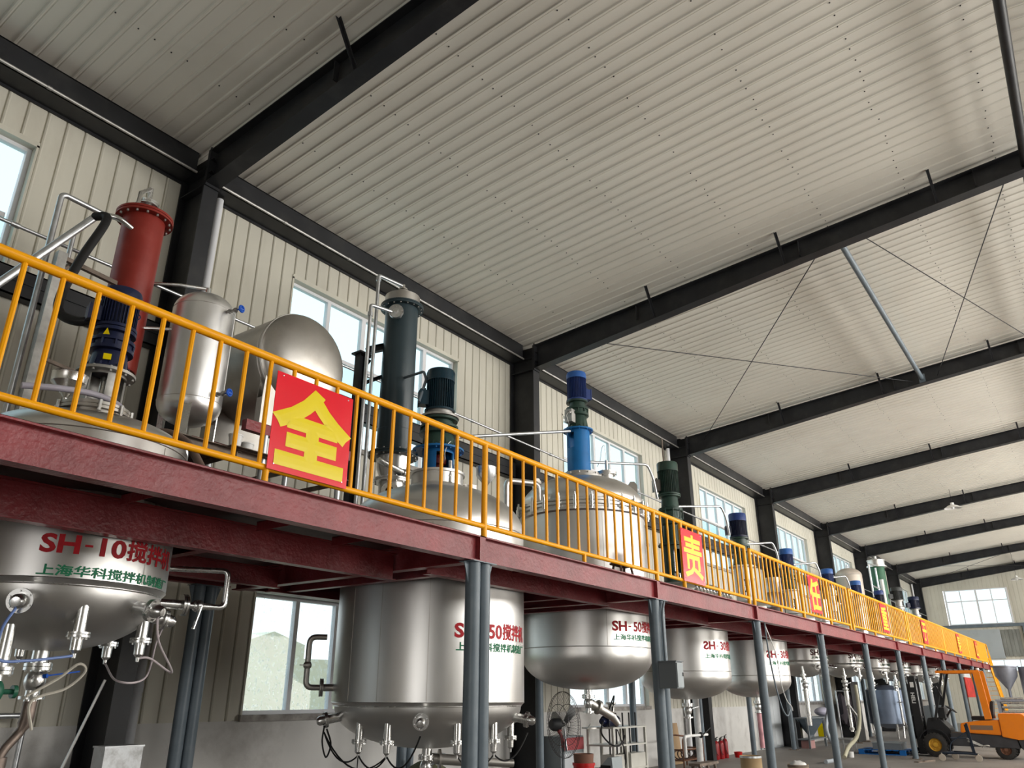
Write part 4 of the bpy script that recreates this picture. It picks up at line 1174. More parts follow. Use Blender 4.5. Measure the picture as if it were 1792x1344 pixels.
# brackets by which each tank rests on the trimmer beams
for T in [o for o in C.objects if o.name.startswith('mixing_tank')]:
    X = T.location.x; R = [t[1] for t in TANKS if abs(t[0]-X) < 0.01][0]
    for a in (0, 90, 180, 270):
        e = nrm(a); s_ = V(-e.y, e.x, 0); o = V(X, TY, 0)+e*(R-0.004)
        b = MB(); b.prism([(-0.06, 3.281), (0.06, 3.281), (0.06, 3.30), (-0.06, 3.30)], o, s_, (0, 0, 1), e*0.19)
        b.prism([(0, 3.30), (0.15, 3.30), (0, 3.345)], o-s_*0.006, e, (0, 0, 1), s_*0.012)
        b.build('support_bracket', SSD, T, smooth=False)

#==DECK EQUIPMENT==
DZ = ZT+0.005
def pipe_thing(name, label, cat, pts, r, m=GALV, rad=0.08, n=10, group=None, couplings=(), org=None):
    b = MB(); P = bend(pts, rad) if len(pts) > 2 else pts
    b.tube(P, r, n)
    for c, ax in couplings:
        c = V(c); ax = V(ax).normalized(); b.cyl(c-ax*0.035, c+ax*0.035, r*1.45, n=n)
    return tag(b.build(name, m, org=org or V(pts[0])), label, cat, group)

# red condenser column
T = thing('condenser', 'tall red painted condenser column behind the navy motor at the left', 'condenser', (4.02, 8.6, DZ))
x, y = 4.02, 8.6
b = MB(); b.lathe([(0, 5.25), (0.235, 5.25), (0.245, 5.27), (0.245, 7.30)], (x, y, 0), 40); b.build('body', REDP, T)
b = MB(); b.lathe([(0.2, 7.29), (0.335, 7.29), (0.335, 7.315), (0.325, 7.318), (0.325, 7.324), (0.335, 7.327), (0.335, 7.355), (0, 7.36)], (x, y, 0), 40); b.build('top_flange', REDP, T)
b = MB(); b.bolts((x, y, 7.32), 0.30, 16, 0.014, 0.11); b.build('bolts', CAST, T)
b = MB(); b.cyl((x, y, 7.35), (x, y, 7.56), 0.045, n=14); b.lathe([(0, 7.52), (0.13, 7.52), (0.13, 7.54), (0.12, 7.545), (0.13, 7.55), (0.13, 7.575), (0, 7.58)], (x, y, 0), 24)
b.cyl((x, y, 7.57), (x, y, 7.80), 0.03, n=10); b.tube([(x, y, 7.79), (x-0.16, y-0.10, 7.60), (x-0.18, y-0.12, 7.36)], 0.026, 8); b.cyl((x-0.18, y-0.12, 7.36), (x-0.18, y-0.12, 7.42), 0.04, n=10)
b.build('top_nozzle', SSB, T)
b = MB(); b.cyl((x, y, 5.26), (x, y, 5.0), 0.20, 0.06, n=24); b.cyl((x, y, 5.01), (x, y, DZ), 0.05, n=12); b.lathe([(0, 0), (0.16, 0), (0.16, 0.015), (0, 0.015)], (x, y, DZ), 20); b.build('stand_pipe', REDP, T)
b = MB(); b.tube(bend([(x-0.19, y-0.13, 7.05), (x-0.36, y-0.14, 7.10), (x-0.50, y-0.02, 7.12)], 0.08), 0.035, 10); b.build('side_nozzle', SSB, T)
pipe_thing('galvanized_pipe', 'galvanized pipe rising at left and bending over to the red column top', 'pipe', [(3.02, 8.55, DZ), (3.02, 8.55, 7.12), (3.50, 8.57, 7.12)], 0.033, rad=0.07, couplings=(((3.02, 8.55, 4.6), (0, 0, 1)),))
pipe_thing('galvanized_pipe', 'thin galvanized pipe with a coupling, second upright left of red column', 'pipe', [(3.27, 8.62, DZ), (3.27, 8.62, 6.80)], 0.026, couplings=(((3.27, 8.62, 4.97), (0, 0, 1)),))
T = thing('support_post', 'grey square steel post with tie bars left of the red column', 'post', (3.12, 8.42, DZ))
b = MB(); b.box(3.07, 3.17, 8.37, 8.47, DZ, 6.33); b.build('post', CAST, T, smooth=False)
b = MB(); b.beam((3.17, 8.42, 6.28), (3.80, 8.50, 6.28), 0.05, 0.05); b.build('tie_bar', IRON, T, smooth=False)
b = MB(); b.cyl((3.17, 8.42, 5.08), (3.80, 8.52, 5.05), 0.025, n=8); b.beam((3.17, 8.42, 6.70-0.55), (3.30, 8.58, 6.72-0.4), 0.04, 0.04); b.build('tie_bar', IRON, T)
pipe_thing('cable_conduit', 'pale sloping conduit feeding the black hose at the left', 'conduit', [(2.55, 8.3, 5.62), (3.28, 8.2, 6.80)], 0.042)
pipe_thing('cable_hose', 'thick black hose looping down to the navy motor', 'hose', spline([(3.27, 8.18, 6.80), (3.33, 8.0, 6.72), (3.13, 7.9, 6.1), (2.98, 7.8, 5.55), (2.99, 7.75, 5.33), (3.10, 7.6, 5.24), (3.22, 7.48, 5.27)]), 0.048, BLACK, 0.01)
# long pipe along the columns
b = MB(); b.cyl((-4, 9.664, 7.115), (64.9, 9.664, 7.115), 0.024, n=10)
for k in range(22): b.cyl((k*3-0.05, 9.664, 7.115), (k*3+0.05, 9.664, 7.115), 0.034, n=10)
tag(b.build('wall_pipe', GALV, org=(30, 9.664, 7.1)), 'long straight galvanized pipe running across the columns the whole length', 'pipe')

# stainless funnel
T = thing('feed_funnel', 'small shiny stainless funnel on the first tank left of the navy motor', 'funnel', (2.95, 7.1, 4.02))
b = MB(); b.lathe([(0.018, 4.00), (0.018, 4.26), (0.145, 4.40), (0.148, 4.48), (0.152, 4.485), (0.144, 4.48), (0.14, 4.405), (0.012, 4.265)], (2.95, 7.1, 0), 32); b.build('cone', SSB, T)
b = MB(); b.ball((2.95, 7.1, 4.15), 0.035); b.beam((2.95, 7.08, 4.15), (3.05, 7.05, 4.17), 0.015, 0.008); b.build('valve', GALV, T)

# equipment stand of angle iron with the receiver and the lying tank on it
T = thing('equipment_stand', 'dark angle iron stand on pipe legs under the upright receiver and lying tank', 'stand', (5.7, 8.5, DZ))
zt = 4.45
b = MB()
for yy in (7.74, 9.0): b.angle((4.42, yy, zt-0.04), (6.95, yy, zt-0.04), 0.08, 0.008)
for xx in (4.46, 5.25, 6.10, 6.90): b.angle((xx, 7.74, zt-0.045), (xx, 9.0, zt-0.045), 0.07, 0.008)
b.build('top_frame', IRON, T, smooth=False)
b = MB(); b.box(4.46, 5.30, 7.80, 8.95, zt-0.004, zt+0.006); b.build('top_plate', IRON, T, smooth=False)
b = MB()
for yy in (7.78, 8.95): b.angle((4.5, yy, 3.92), (6.9, yy, 3.92), 0.07, 0.008)
b.angle((4.5, 7.78, 3.92), (4.5, 8.95, 3.92), 0.07, 0.008); b.angle((5.6, 7.78, 3.92), (5.6, 8.95, 3.92), 0.07, 0.008); b.build('lower_frame', IRON, T, smooth=False)
for xx in (4.60, 5.62, 6.85):
    for yy in (7.80, 8.93):
        b = MB(); b.cyl((xx, yy, DZ), (xx, yy, zt-0.07 if xx < 5.5 else 4.74), 0.042, n=12); b.build('leg', GALV, T)
for yy in (7.80, 8.93):
    b = MB(); b.beam((5.30, yy, 4.805), (7.0, yy, 4.805), 0.09, 0.13); b.build('cross_channel', MAROON, T, smooth=False)

# upright galvanised receiver
x, y, R = 4.79, 8.2, 0.365
T = thing('receiver_tank', 'upright shiny receiver tank with two blue handwheel valves behind the railing', 'tank', (x, y, zt))
b = MB(); b.lathe([(0, 4.72)] + [(R*sin(t), 4.98-0.26*cos(t)) for t in [j*pi/2/10 for j in range(1, 11)]] + [(R, 6.20)] + [(R*cos(t), 6.20+0.25*sin(t)) for t in [j*pi/2/10 for j in range(1, 10)]] + [(0, 6.45)], (x, y, 0), 56); b.build('shell', SSR, T)
b = MB(); b.torus((x, y, 4.99), (0, 0, 1), R, 0.004, 56, 6); b.torus((x, y, 6.20), (0, 0, 1), R, 0.004, 56, 6); b.build('weld_seam', SS, T)
for a in (-38, 84, 205):
    e = nrm(a); s_ = V(-e.y, e.x, 0); o = V(x, y, 0)+e*(R-0.035)
    b = MB(); b.prism([(-0.055, zt+0.006), (0.055, zt+0.006), (0.075, 4.98), (-0.075, 4.98)], o, s_, (0, 0, 1), e*0.012)
    b.prism([(0.0, zt+0.006), (0.06, zt+0.006), (0.06, 4.98), (0, 4.98)], o+s_*0.05, e*-1, (0, 0, 1), s_*0.010); b.build('leg', SSB, T, smooth=False)
for z in (6.16, 5.06):
    e = nrm(14); o = V(x, y, z)+e*R; q = o+e*0.13
    b = MB(); b.cyl(o-e*0.02, q, 0.018, n=10); b.ball(q, 0.032); b.cyl(o+e*0.03, o+e*0.06, 0.03, n=10); v = b.build('gauge_valve', CAST, T)
    b = MB(); h = q+e*0.09; b.torus(h, e, 0.040, 0.012, 14, 6); b.cyl(q, h, 0.010, n=6)
    for a in range(3):
        s_ = V(-e.y, e.x, 0); d = s_*cos(pi*a/3)+V(0, 0, 1)*sin(pi*a/3); b.cyl(h-d*0.04, h+d*0.04, 0.009, n=6)
    b.build('handwheel', BLUEH, v)
b = MB(); e = nrm(14); q = V(x, y, 0)+e*(R+0.13); b.cyl(q+V(0, 0, 5.06), q+V(0, 0, 6.16), 0.009, n=8); b.build('sight_tube', mat('sight_tube', (0.75, 0.76, 0.74), 0.15), T)
b = MB(); b.cyl((x, y, 6.43), (x, y, 6.56), 0.03, n=10); b.tube([(x, y, 6.55), (x-0.25, y+0.25, 6.58), (x-0.9, y+0.6, 6.45)], 0.022, 8); b.build('top_pipe', SSB, T)
b = MB(); b.cyl((x-0.35, y+0.05, 5.86), (x-0.95, y+0.5, 5.80), 0.022, n=8); b.build('side_pipe', SSB, T)

# lying tank with its end towards the aisle
x, R, z = 6.05, 0.67, 5.87
T = thing('horizontal_tank', 'big dull stainless tank lying on saddles, its domed end facing the aisle', 'tank', (x, 8.6, 4.87))
b = MB(); b.lathe([(0, -0.30)] + [(R*sin(t), -0.30*cos(t)) for t in [j*pi/2/14 for j in range(1, 15)]], (x, 7.80, z), 64, (0, 1, 0)); b.build('domed_end', SSD, T)
b = MB(); b.lathe([(R, 0), (R, 1.25)], (x, 7.80, z), 64, (0, 1, 0)); b.lathe([(R*sin(t), 1.25+0.28*cos(t)) for t in [j*pi/2/10 for j in range(10, 0, -1)]]+[(0, 1.53)], (x, 7.80, z), 64, (0, 1, 0)); b.build('shell', SSD, T)
b = MB(); b.torus((x, 7.80, z), (0, 1, 0), R, 0.012, 64, 6); b.torus((x, 7.86, z), (0, 1, 0), R, 0.007, 64, 6); b.build('weld_seam', SS, T)
for yy in (7.80, 8.93):
    b = MB(); pts = [(-0.58, 0), (0.58, 0), (0.58, 0.35)] + [(R*1.004*cos(t), z-4.87-R*1.004*sin(t)) for t in [radians(a) for a in range(35, 150, 8)]] + [(-0.58, 0.35)]
    b.prism(pts, (x, yy-0.05, 4.872), (1, 0, 0), (0, 0, 1), (0, 0.012, 0)); b.prism(pts, (x, yy+0.05, 4.872), (1, 0, 0), (0, 0, 1), (0, 0.012, 0))
    for xx in (-0.58, 0.0, 0.57): b.box(x+xx, x+xx+0.012, yy-0.04, yy+0.05, 4.872, 4.872+(0.34 if xx else 0.30))
    b.build('saddle', SSD, T, smooth=False)
b = MB(); b.cyl((x+0.25, 8.45, z+0.60), (x+0.30, 8.45, z+0.78), 0.035, n=10); b.cyl((x+0.29, 8.45, z+0.74), (x+0.52, 8.35, z+0.83), 0.025, n=10); b.ball((x+0.40, 8.40, z+0.78), 0.04); b.cyl((x+0.48, 8.37, z+0.81), (x+0.53, 8.35, z+0.83), 0.04, n=10); b.build('vent_valve', IRON, T)
for i, (px_, py_, lab) in enumerate(((5.13, 7.68, 'white plastic tub on the iron stand below the shiny receiver, nearest the railing'), (5.42, 7.86, 'white plastic tub half hidden behind the railing bar left of the red sign'))):
    T = thing('plastic_tub', lab, 'tub', (px_, py_, zt+0.006), 'white tubs on the iron stand')
    if i: pass
    b = MB(); b.lathe([(0, 0), (0.065, 0), (0.078, 0.125), (0.083, 0.125), (0.083, 0.142), (0.076, 0.142), (0.066, 0.01), (0, 0.01)], (px_, py_, zt+0.007), 28); b.build('bucket', WHITE, T)
    b = MB(); b.lathe([(0, 0.138), (0.075, 0.138), (0.075, 0.13)], (px_, py_, zt+0.007), 28); b.build('lid', WHITE, T)
b = MB(); b.box(5.05, 5.62, 7.60, 7.80, zt-0.004, zt+0.004); b.build('shelf_strip', IRON, bpy.data.objects['equipment_stand'], smooth=False)

# slate condenser column over the second tank
x, y = 8.61, 8.55
T = thing('condenser', 'tall slate grey condenser column left of the teal motor, before the bright window', 'condenser', (x, y, DZ))
b = MB(); b.lathe([(0.275, 5.36), (0.28, 5.37), (0.28, 7.98)], (x, y, 0), 48); b.torus((x, y, 5.75), (0, 0, 1), 0.279, 0.004, 48, 6); b.build('body', SLATE, T)
b = MB(); b.lathe([(0.2, 7.96), (0.37, 7.96), (0.37, 7.985), (0.36, 7.99), (0.37, 7.995), (0.37, 8.02), (0.2, 8.025)], (x, y, 0), 48); b.build('flange', SLATE, T)
b = MB(); b.lathe([(0.2, 5.30), (0.40, 5.30), (0.40, 5.33), (0.39, 5.335), (0.40, 5.34), (0.40, 5.365), (0.2, 5.37)], (x, y, 0), 48); b.build('flange', SLATE, T)
b = MB(); b.bolts((x, y, 7.99), 0.335, 18, 0.014, 0.09); b.bolts((x, y, 5.335), 0.365, 18, 0.014, 0.11); b.build('bolts', CAST, T)
b = MB(); b.lathe([(0.30, 8.02), (0.30, 8.20), (0.22, 8.225), (0.10, 8.235), (0.10, 8.26), (0.13, 8.262), (0.13, 8.28), (0.12, 8.285), (0.13, 8.29), (0.13, 8.31), (0.05, 8.315), (0.05, 8.35), (0.075, 8.36), (0.075, 8.38), (0.035, 8.39), (0.03, 8.46), (0, 8.46)], (x, y, 0), 40); b.build('top_cap', SSD, T)
b = MB(); b.lathe([(0.27, 5.32), (0.25, 5.10), (0.20, 4.98), (0.20, 4.95), (0.29, 4.945), (0.29, 4.92), (0.28, 4.915), (0.29, 4.91), (0.29, 4.885), (0.205, 4.88), (0.205, 4.50), (0.29, 4.495), (0.29, 4.47), (0.28, 4.465), (0.29, 4.46), (0.29, 4.435), (0.12, 4.43), (0.10, 4.30), (0.10, 4.20), (0.07, 4.15), (0.07, DZ)], (x, y, 0), 40); b.bolts((x, y, 4.915), 0.26, 12, 0.012, 0.10); b.bolts((x, y, 4.465), 0.26, 12, 0.012, 0.10); bs = b.build('receiver_base', SS, T)
e = nrm(-50); o = V(x, y, 4.70)
b = MB(); b.cyl(o+e*0.19, o+e*0.26, 0.10, n=20); b.lathe([(0.065, 0), (0.135, 0), (0.135, 0.025), (0.065, 0.025)], o+e*0.255, 28, e); b.bolts(o+e*0.285, 0.115, 8, 0.01, 0.02, e); sg = b.build('sight_glass', SSB, T)
b = MB(); b.lathe([(0, 0.02), (0.066, 0.02)], o+e*0.25, 24, e); b.build('glass', mat('dark_sight_glass', (0.03, 0.02, 0.015), 0.1), sg)
b = MB(); b.tube(bend([(x-0.55, y-0.25, 5.10), (x-0.10, y-0.28, 5.02), (x+0.33, y-0.26, 4.98), (x+0.35, y-0.26, 4.55), (x+0.35, y-0.5, 4.2)], 0.06), 0.045, 12); b.cyl((x+0.345, y-0.26, 4.62), (x+0.345, y-0.26, 4.66), 0.11, n=18); b.cyl((x-0.05, y-0.28, 5.01), (x+0.05, y-0.28, 5.0), 0.06, n=12); b.build('bypass_pipe', SSB, T)
e = nrm(-58); o = V(x, y, 7.72); b = MB(); b.cyl(o+e*0.24, o+e*0.42, 0.07, n=16); b.cyl(o+e*0.40, o+e*0.425, 0.125, n=22); b.cyl(o+e*0.43, o+e*0.455, 0.125, n=22); b.bolts(o+e*0.43, 0.10, 8, 0.011, 0.08, e); b.cyl(o+e*0.45, o+e*0.50, 0.045, n=10); b.build('side_nozzle', SSB, T)
pipe_thing('galvanized_pipe', 'thin upright pipe with an elbow to the slate column side nozzle', 'pipe', [(7.70, 8.35, DZ), (7.70, 8.35, 7.62), (8.12, 8.31, 7.66)], 0.030, rad=0.05, couplings=(((7.70, 8.35, 7.45), (0, 0, 1)),))
pipe_thing('galvanized_pipe', 'thin upright pipe teeing over to the top of the slate column', 'pipe', [(8.08, 8.62, DZ), (8.08, 8.62, 8.43), (8.58, 8.55, 8.43)], 0.030, rad=0.04, couplings=(((8.08, 8.62, 8.36), (0, 0, 1)),))
T = thing('bracket_post', 'dark steel bracket post holding the slate column before the window', 'post', (8.16, 9.0, DZ))
b = MB(); b.ibeam((8.16, 9.0, DZ), (8.16, 9.0, 7.06), 0.14, 0.12, 0.01, 0.01, (1, 0, 0)); b.build('post', STEEL, T, smooth=False)
b = MB(); b.box(8.04, 8.34, 8.88, 9.10, 7.06, 7.09); b.ibeam((8.22, 8.95, 7.15), (8.50, 8.72, 7.28), 0.12, 0.10, 0.01, 0.01); b.prism([(0, 0), (0.2, 0), (0, -0.28)], (8.22, 9.0, 7.06), (1, 0, 0), (0, 0, 1), (0, 0.012, 0)); b.build('arm', STEEL, T, smooth=False)
b = MB(); b.angle((8.20, 8.95, 6.55), (8.42, 8.70, 6.70), 0.05, 0.006); b.build('brace', STEEL, T, smooth=False)
pipe_thing('cable_conduit', 'grey conduit bending down to the teal motor terminal box', 'conduit', [at(708, 661, 8.3), at(742, 650, 7.7), at(746, 664, 7.6), at(733, 703, 7.45)], 0.022, POSTM, 0.06)

# white funnel with ball valve on the second tank
T = thing('feed_funnel', 'white funnel on a valve right of the teal motor on the second tank', 'funnel', (9.05, 7.0, 4.2))
b = MB(); b.lathe([(0.02, 4.36), (0.02, 4.70), (0.15, 4.86), (0.155, 4.99), (0.16, 4.995), (0.15, 4.985), (0.145, 4.87), (0.014, 4.705)], (9.05, 7.0, 0), 32); b.build('cone', GALV, T)
b = MB(); b.lathe([(0.05, 4.13), (0.05, 4.30), (0.075, 4.305), (0.075, 4.34), (0.05, 4.345), (0.05, 4.38), (0.03, 4.40), (0, 4.40)], (9.05, 7.0, 0), 20); b.beam((9.05, 6.95, 4.50), (9.22, 6.90, 4.51), 0.02, 0.01); b.ball((9.05, 7.0, 4.48), 0.045); b.build('valve', SSB, T)

pipe_thing('elbow_pipe', 'stainless pipe bent over in a U from the deck to the clamped lid', 'pipe', [(10.88, 7.95, DZ), (10.88, 7.95, 5.33), (11.42, 7.62, 5.33), (11.42, 7.62, 5.0)], 0.055, SS, 0.12, 16)
# little wooden stool behind the railing
T = thing('wooden_stool', 'small brown wooden stool on the deck behind the railing under the clamped tank', 'stool', (10.95, 5.75, DZ))
WOOD = mat('brown_wood', (0.10, 0.055, 0.038), 0.65, 0, 0.2, 8, stretch=(1, 6, 1))
b = MB(); b.box(10.72, 11.18, 5.66, 5.86, DZ+0.27, DZ+0.30); b.build('seat', WOOD, T, smooth=False)
for sx in (-1, 1):
    for sy in (-1, 1):
        b = MB(); b.beam((10.95+sx*0.17, 5.76+sy*0.06, DZ+0.27), (10.95+sx*0.21, 5.76+sy*0.10, DZ), 0.03, 0.03); b.build('leg', WOOD, T, smooth=False)
# row of fittings under the second red sign
for k in range(11):
    x = 12.98+0.155*k
    T = thing('pipe_fitting', 'small grey bottle shaped steel fitting in the row under the second red sign', 'fitting', (x, 5.42, DZ), 'steel fittings in a row on the deck edge')
    b = MB(); b.lathe([(0, 0), (0.055, 0), (0.055, 0.02), (0.045, 0.03), (0.05, 0.09), (0.035, 0.12), (0.02, 0.13), (0.02, 0.15), (0, 0.15)], (x, 5.42, DZ), 16); b.build('body', GALV, T)
    b = MB(); b.lathe([(0, 0.15), (0.03, 0.15), (0.03, 0.185), (0.012, 0.20), (0, 0.20)], (x, 5.42, DZ), 12); b.build('cap', CAST, T)

# conduits swinging down to the drives, one each
for (X, z, lab) in ((12.50, 6.75, 'blue drive of the clamped tank'), (16.58, 6.55, 'green motor beside the second red sign'), (21.0, 6.40, 'navy motor past the second red sign'), (25.1, 6.02, 'blue motor before the third red sign'), (29.75, 6.0, 'blue motor after the third red sign'), (33.85, 6.0, 'small blue motor before the green column')):
    if X < 13:
        pipe_thing('cable_conduit', 'bright conduit rising to the flange of the ' + lab, 'conduit', [(9.6, 8.6, 5.9), (12.23, 7.42, 6.52)], 0.03)
    else:
        pipe_thing('cable_conduit', 'galvanized conduit bending down to the ' + lab, 'conduit', [(X-2.6, 8.1, z-0.12), (X-0.75, 7.55, z+0.16), (X-0.60, 7.50, z-0.12), (X-0.40, 7.52, z-0.58)], 0.030, GALV, 0.12)

# far end of the deck
T = thing('storage_vessel', 'beige domed vessel behind the railing, far down beside the wall columns', 'tank', (39.4, 8.85, DZ))
BEI = mat('beige_vessel', (0.52, 0.46, 0.40), 0.5, 0.3, 0.12, 2)
b = MB(); b.lathe([(0, DZ), (0.58, DZ), (0.58, 7.0)] + [(0.58*cos(t), 7.0+0.34*sin(t)) for t in [j*pi/2/10 for j in range(1, 10)]] + [(0, 7.34)], (39.4, 8.85, 0), 40); b.build('shell', BEI, T)
b = MB(); b.torus((39.4, 8.85, 7.0), (0, 0, 1), 0.58, 0.008, 40, 6); b.cyl((39.4, 8.85, 7.3), (39.4, 8.85, 7.5), 0.04, n=10); b.build('top_nozzle', GALV, T)
T = thing('condenser', 'green condenser column with steel cap far down the platform', 'condenser', (45.6, 8.75, DZ))
GRC = mat('mid_green_paint', (0.035, 0.135, 0.072), 0.45, 0, 0.2, 3)
b = MB(); b.cyl((45.6, 8.75, DZ), (45.6, 8.75, 8.15), 0.36, n=32); b.build('body', GRC, T)
b = MB(); b.lathe([(0, 8.13), (0.50, 8.13), (0.50, 8.20), (0.42, 8.22), (0.42, 8.45), (0.46, 8.46), (0.46, 8.50), (0.2, 8.56), (0.06, 8.58), (0.06, 8.72), (0, 8.72)], (45.6, 8.75, 0), 32); b.build('top_cap', SS, T)
b = MB(); b.cyl((44.9, 8.5, DZ), (44.9, 8.5, 7.4), 0.10, n=14); b.build('side_pipe', WHITE, T)
T = thing('pipe_rack', 'galvanized pipe frame standing left of the green column', 'frame', (43.6, 8.6, DZ))
b = MB()
for xx in (42.9, 44.4): b.cyl((xx, 8.6, DZ), (xx, 8.6, 7.95), 0.045, n=8)
b.build('upright', GALV, T)
b = MB(); b.cyl((42.9, 8.6, 7.95), (44.6, 8.6, 8.1), 0.045, n=8); b.cyl((42.9, 8.6, 6.9), (45.2, 8.6, 6.9), 0.04, n=8); b.cyl((42.9, 8.6, 6.1), (44.4, 8.6, 6.8), 0.03, n=8); b.build('cross_bar', GALV, T)
for k, (xx, hh, rr) in enumerate(((19.3, 1.05, 0.20), (23.4, 0.9, 0.22), (27.7, 1.0, 0.20))):
    T = thing('storage_drum', ('steel drum on the deck behind the railing right of the second red sign', 'steel drum on the deck behind the railing before the third red sign', 'steel drum on the deck behind the railing after the third red sign')[k], 'drum', (xx, 6.1, DZ), 'steel drums on the deck')
    b = MB(); b.lathe([(0, 0), (rr, 0), (rr, hh*0.33), (rr+0.008, hh*0.34), (rr, hh*0.35), (rr, hh*0.66), (rr+0.008, hh*0.67), (rr, hh*0.68), (rr, hh), (rr-0.02, hh), (rr-0.02, hh-0.02), (0, hh-0.02)], (xx, 6.1, DZ), 28); b.build('body', GALV, T)
    b = MB(); b.cyl((xx+0.08, 6.1, DZ+hh-0.02), (xx+0.08, 6.1, DZ+hh+0.02), 0.03, n=10); b.build('bung', CAST, T)

# stairs going down at the far end
T = thing('steel_stairs', 'orange railed steel stairs going down from the far end of the platform', 'stairs', (54.5, 5.8, 0))
xs0, xs1, zs0 = PEND+0.02, PEND+4.2, ZT
for yy in (5.16, 6.25):
    b = MB(); b.beam((xs0, yy, zs0-0.12), (xs1, yy, 0.12), 0.05, 0.22, (0, 0, 1)); b.build('stringer', YEL, T, smooth=False)
for q in range(14):
    t = (q+0.7)/14.4; b = MB(); b.box(xs0+(xs1-xs0)*t-0.13, xs0+(xs1-xs0)*t+0.13, 5.185, 6.225, zs0*(1-t)-0.02, zs0*(1-t)); b.build('tread', YEL, T, smooth=False)
for yy in (5.16, 6.25):
    b = MB(); b.tube(bend([(xs0, yy, RZ), (xs0+0.12, yy, RZ), (xs1, yy, 1.08), (xs1, yy, 0.02)] if yy < 6 else [(xs0, yy, RZ), (xs1, yy, 1.08), (xs1, yy, 0.02)], 0.1), 0.034, 10); b.build('handrail', YEL, T)
    b = MB(); b.cyl((xs0, yy, LZ+0.2), (xs1, yy, 0.45), 0.026, n=8)
    for q in range(1, 14):
        t = q/14; b.cyl((xs0+(xs1-xs0)*t, yy, zs0*(1-t)+0.02), (xs0+(xs1-xs0)*t, yy, RZ+(1.08-RZ)*t), 0.018, n=6)
    b.build('balusters', YEL, T)

# pendant lamps under the far rafters
for (px_, py_, X, lab) in ((1667, 886, 39.4, 'white enamel pendant lamp hanging under the roof, larger of the two'), (1779, 1012, 60.5, 'white enamel pendant lamp small and far, before the end wall')):
    p = onx(px_, py_, X)
    T = thing('pendant_lamp', lab, 'lamp', p)
    b = MB(); b.lathe([(0.36, -0.09), (0.35, -0.075), (0.20, 0.02), (0.08, 0.07), (0.07, 0.16), (0, 0.17)], p, 32); b.lathe([(0.355, -0.09), (0.34, -0.08), (0.19, 0.01), (0.05, 0.05)], p, 32); b.build('lamp_shade', WHITE, T)
    b = MB(); b.ball(p+V(0, 0, -0.05), 0.06, 0.06, 0.09); b.build('bulb', WHITE, T)
    b = MB(); b.cyl(p+V(0, 0, 0.16), V(p.x, p.y, zc(p.y)-0.01), 0.008, n=6); b.build('cord', BLACK, T)

#==GROUND==
# ------------------------------------------------------------------ things on the floor under and beyond the platform
GB = mat('grey_box_paint', (0.33, 0.37, 0.39), 0.45, 0, 0.06, 4)
DGB = mat('dark_grey_box_paint', (0.16, 0.18, 0.195), 0.45)
T = thing('electrical_box', 'grey electrical box fixed to the second twin post', 'electrical box', (10.75, 4.98, 1.86))
b = MB(); b.box(10.65, 10.86, 4.85, 5.112, 1.86, 2.21); b.box(10.63, 10.88, 4.83, 5.115, 2.21, 2.222); b.build('case', DGB, T, smooth=False)  # case darker than the door: shade of this face put into the paint
b = MB(); b.box(10.66, 10.85, 4.835, 4.848, 1.875, 2.195); d = b.build('door', GB, T, smooth=False)
b = MB(); b.box(10.82, 10.835, 4.825, 4.835, 2.02, 2.07); b.build('latch', BLACK, d, smooth=False)
pipe_thing('cable_conduit', 'grey conduit running down the second twin post into the electrical box', 'conduit', [(10.93, 5.09, 3.06), (10.83, 5.085, 2.9), (10.83, 5.085, 2.222)], 0.018, POSTM, 0.1)
pipe_thing('cable_conduit', 'loose thin conduit hanging beside the third front post', 'conduit', spline([(15.30, 5.08, 3.05), (15.33, 5.08, 2.6), (15.40, 5.05, 2.0), (15.50, 5.0, 1.55), (15.75, 5.0, 1.42), (15.95, 5.0, 1.52)]), 0.014, POSTM, 0.01)
pipe_thing('hanging_string', 'thin white cord hanging slack from the third front post', 'cord', spline([(15.34, 5.1, 3.05), (15.5, 5.0, 2.5), (15.6, 5.0, 2.0), (15.8, 5.0, 1.7), (16.05, 5.0, 1.58), (16.10, 5.0, 1.5)]), 0.008, WHITE, 0.01, 6)

# lower left: leaning bar and sheet metal box beside the column
p, q = at(184, 1190, 9.3), at(108, 1344, 9.3); k_ = (q-p)/(q.z-p.z); q = q - k_*q.z
pipe_thing('steel_bar', 'thin steel bar leaning against the dark column at lower left', 'bar', [q, p], 0.016, SS, n=8)
T = thing('metal_box', 'dull galvanized sheet box on the floor before the dark column, lower left', 'box', (5.28, 9.3, 0))
b = MB(); b.box(5.05, 5.50, 9.18, 9.42, 0, 1.22); b.build('case', mat('smeared_galvanised', (0.62, 0.64, 0.66), 0.42, 0.7, 0.15, 5, dirt=(0.20, 0.19, 0.18), dirt_amt=0.8, dscale=5), T, smooth=False)
b = MB(); b.box(5.04, 5.51, 9.17, 9.43, 1.22, 1.24); b.build('lid', GALV, T, smooth=False)
pipe_thing('floor_pipe', 'thin galvanized pipe across the wall at the lower left edge', 'pipe', [(1.0, 10.2, 1.55), (4.6, 10.2, 1.55), (4.6, 10.2, 0.02)], 0.03)

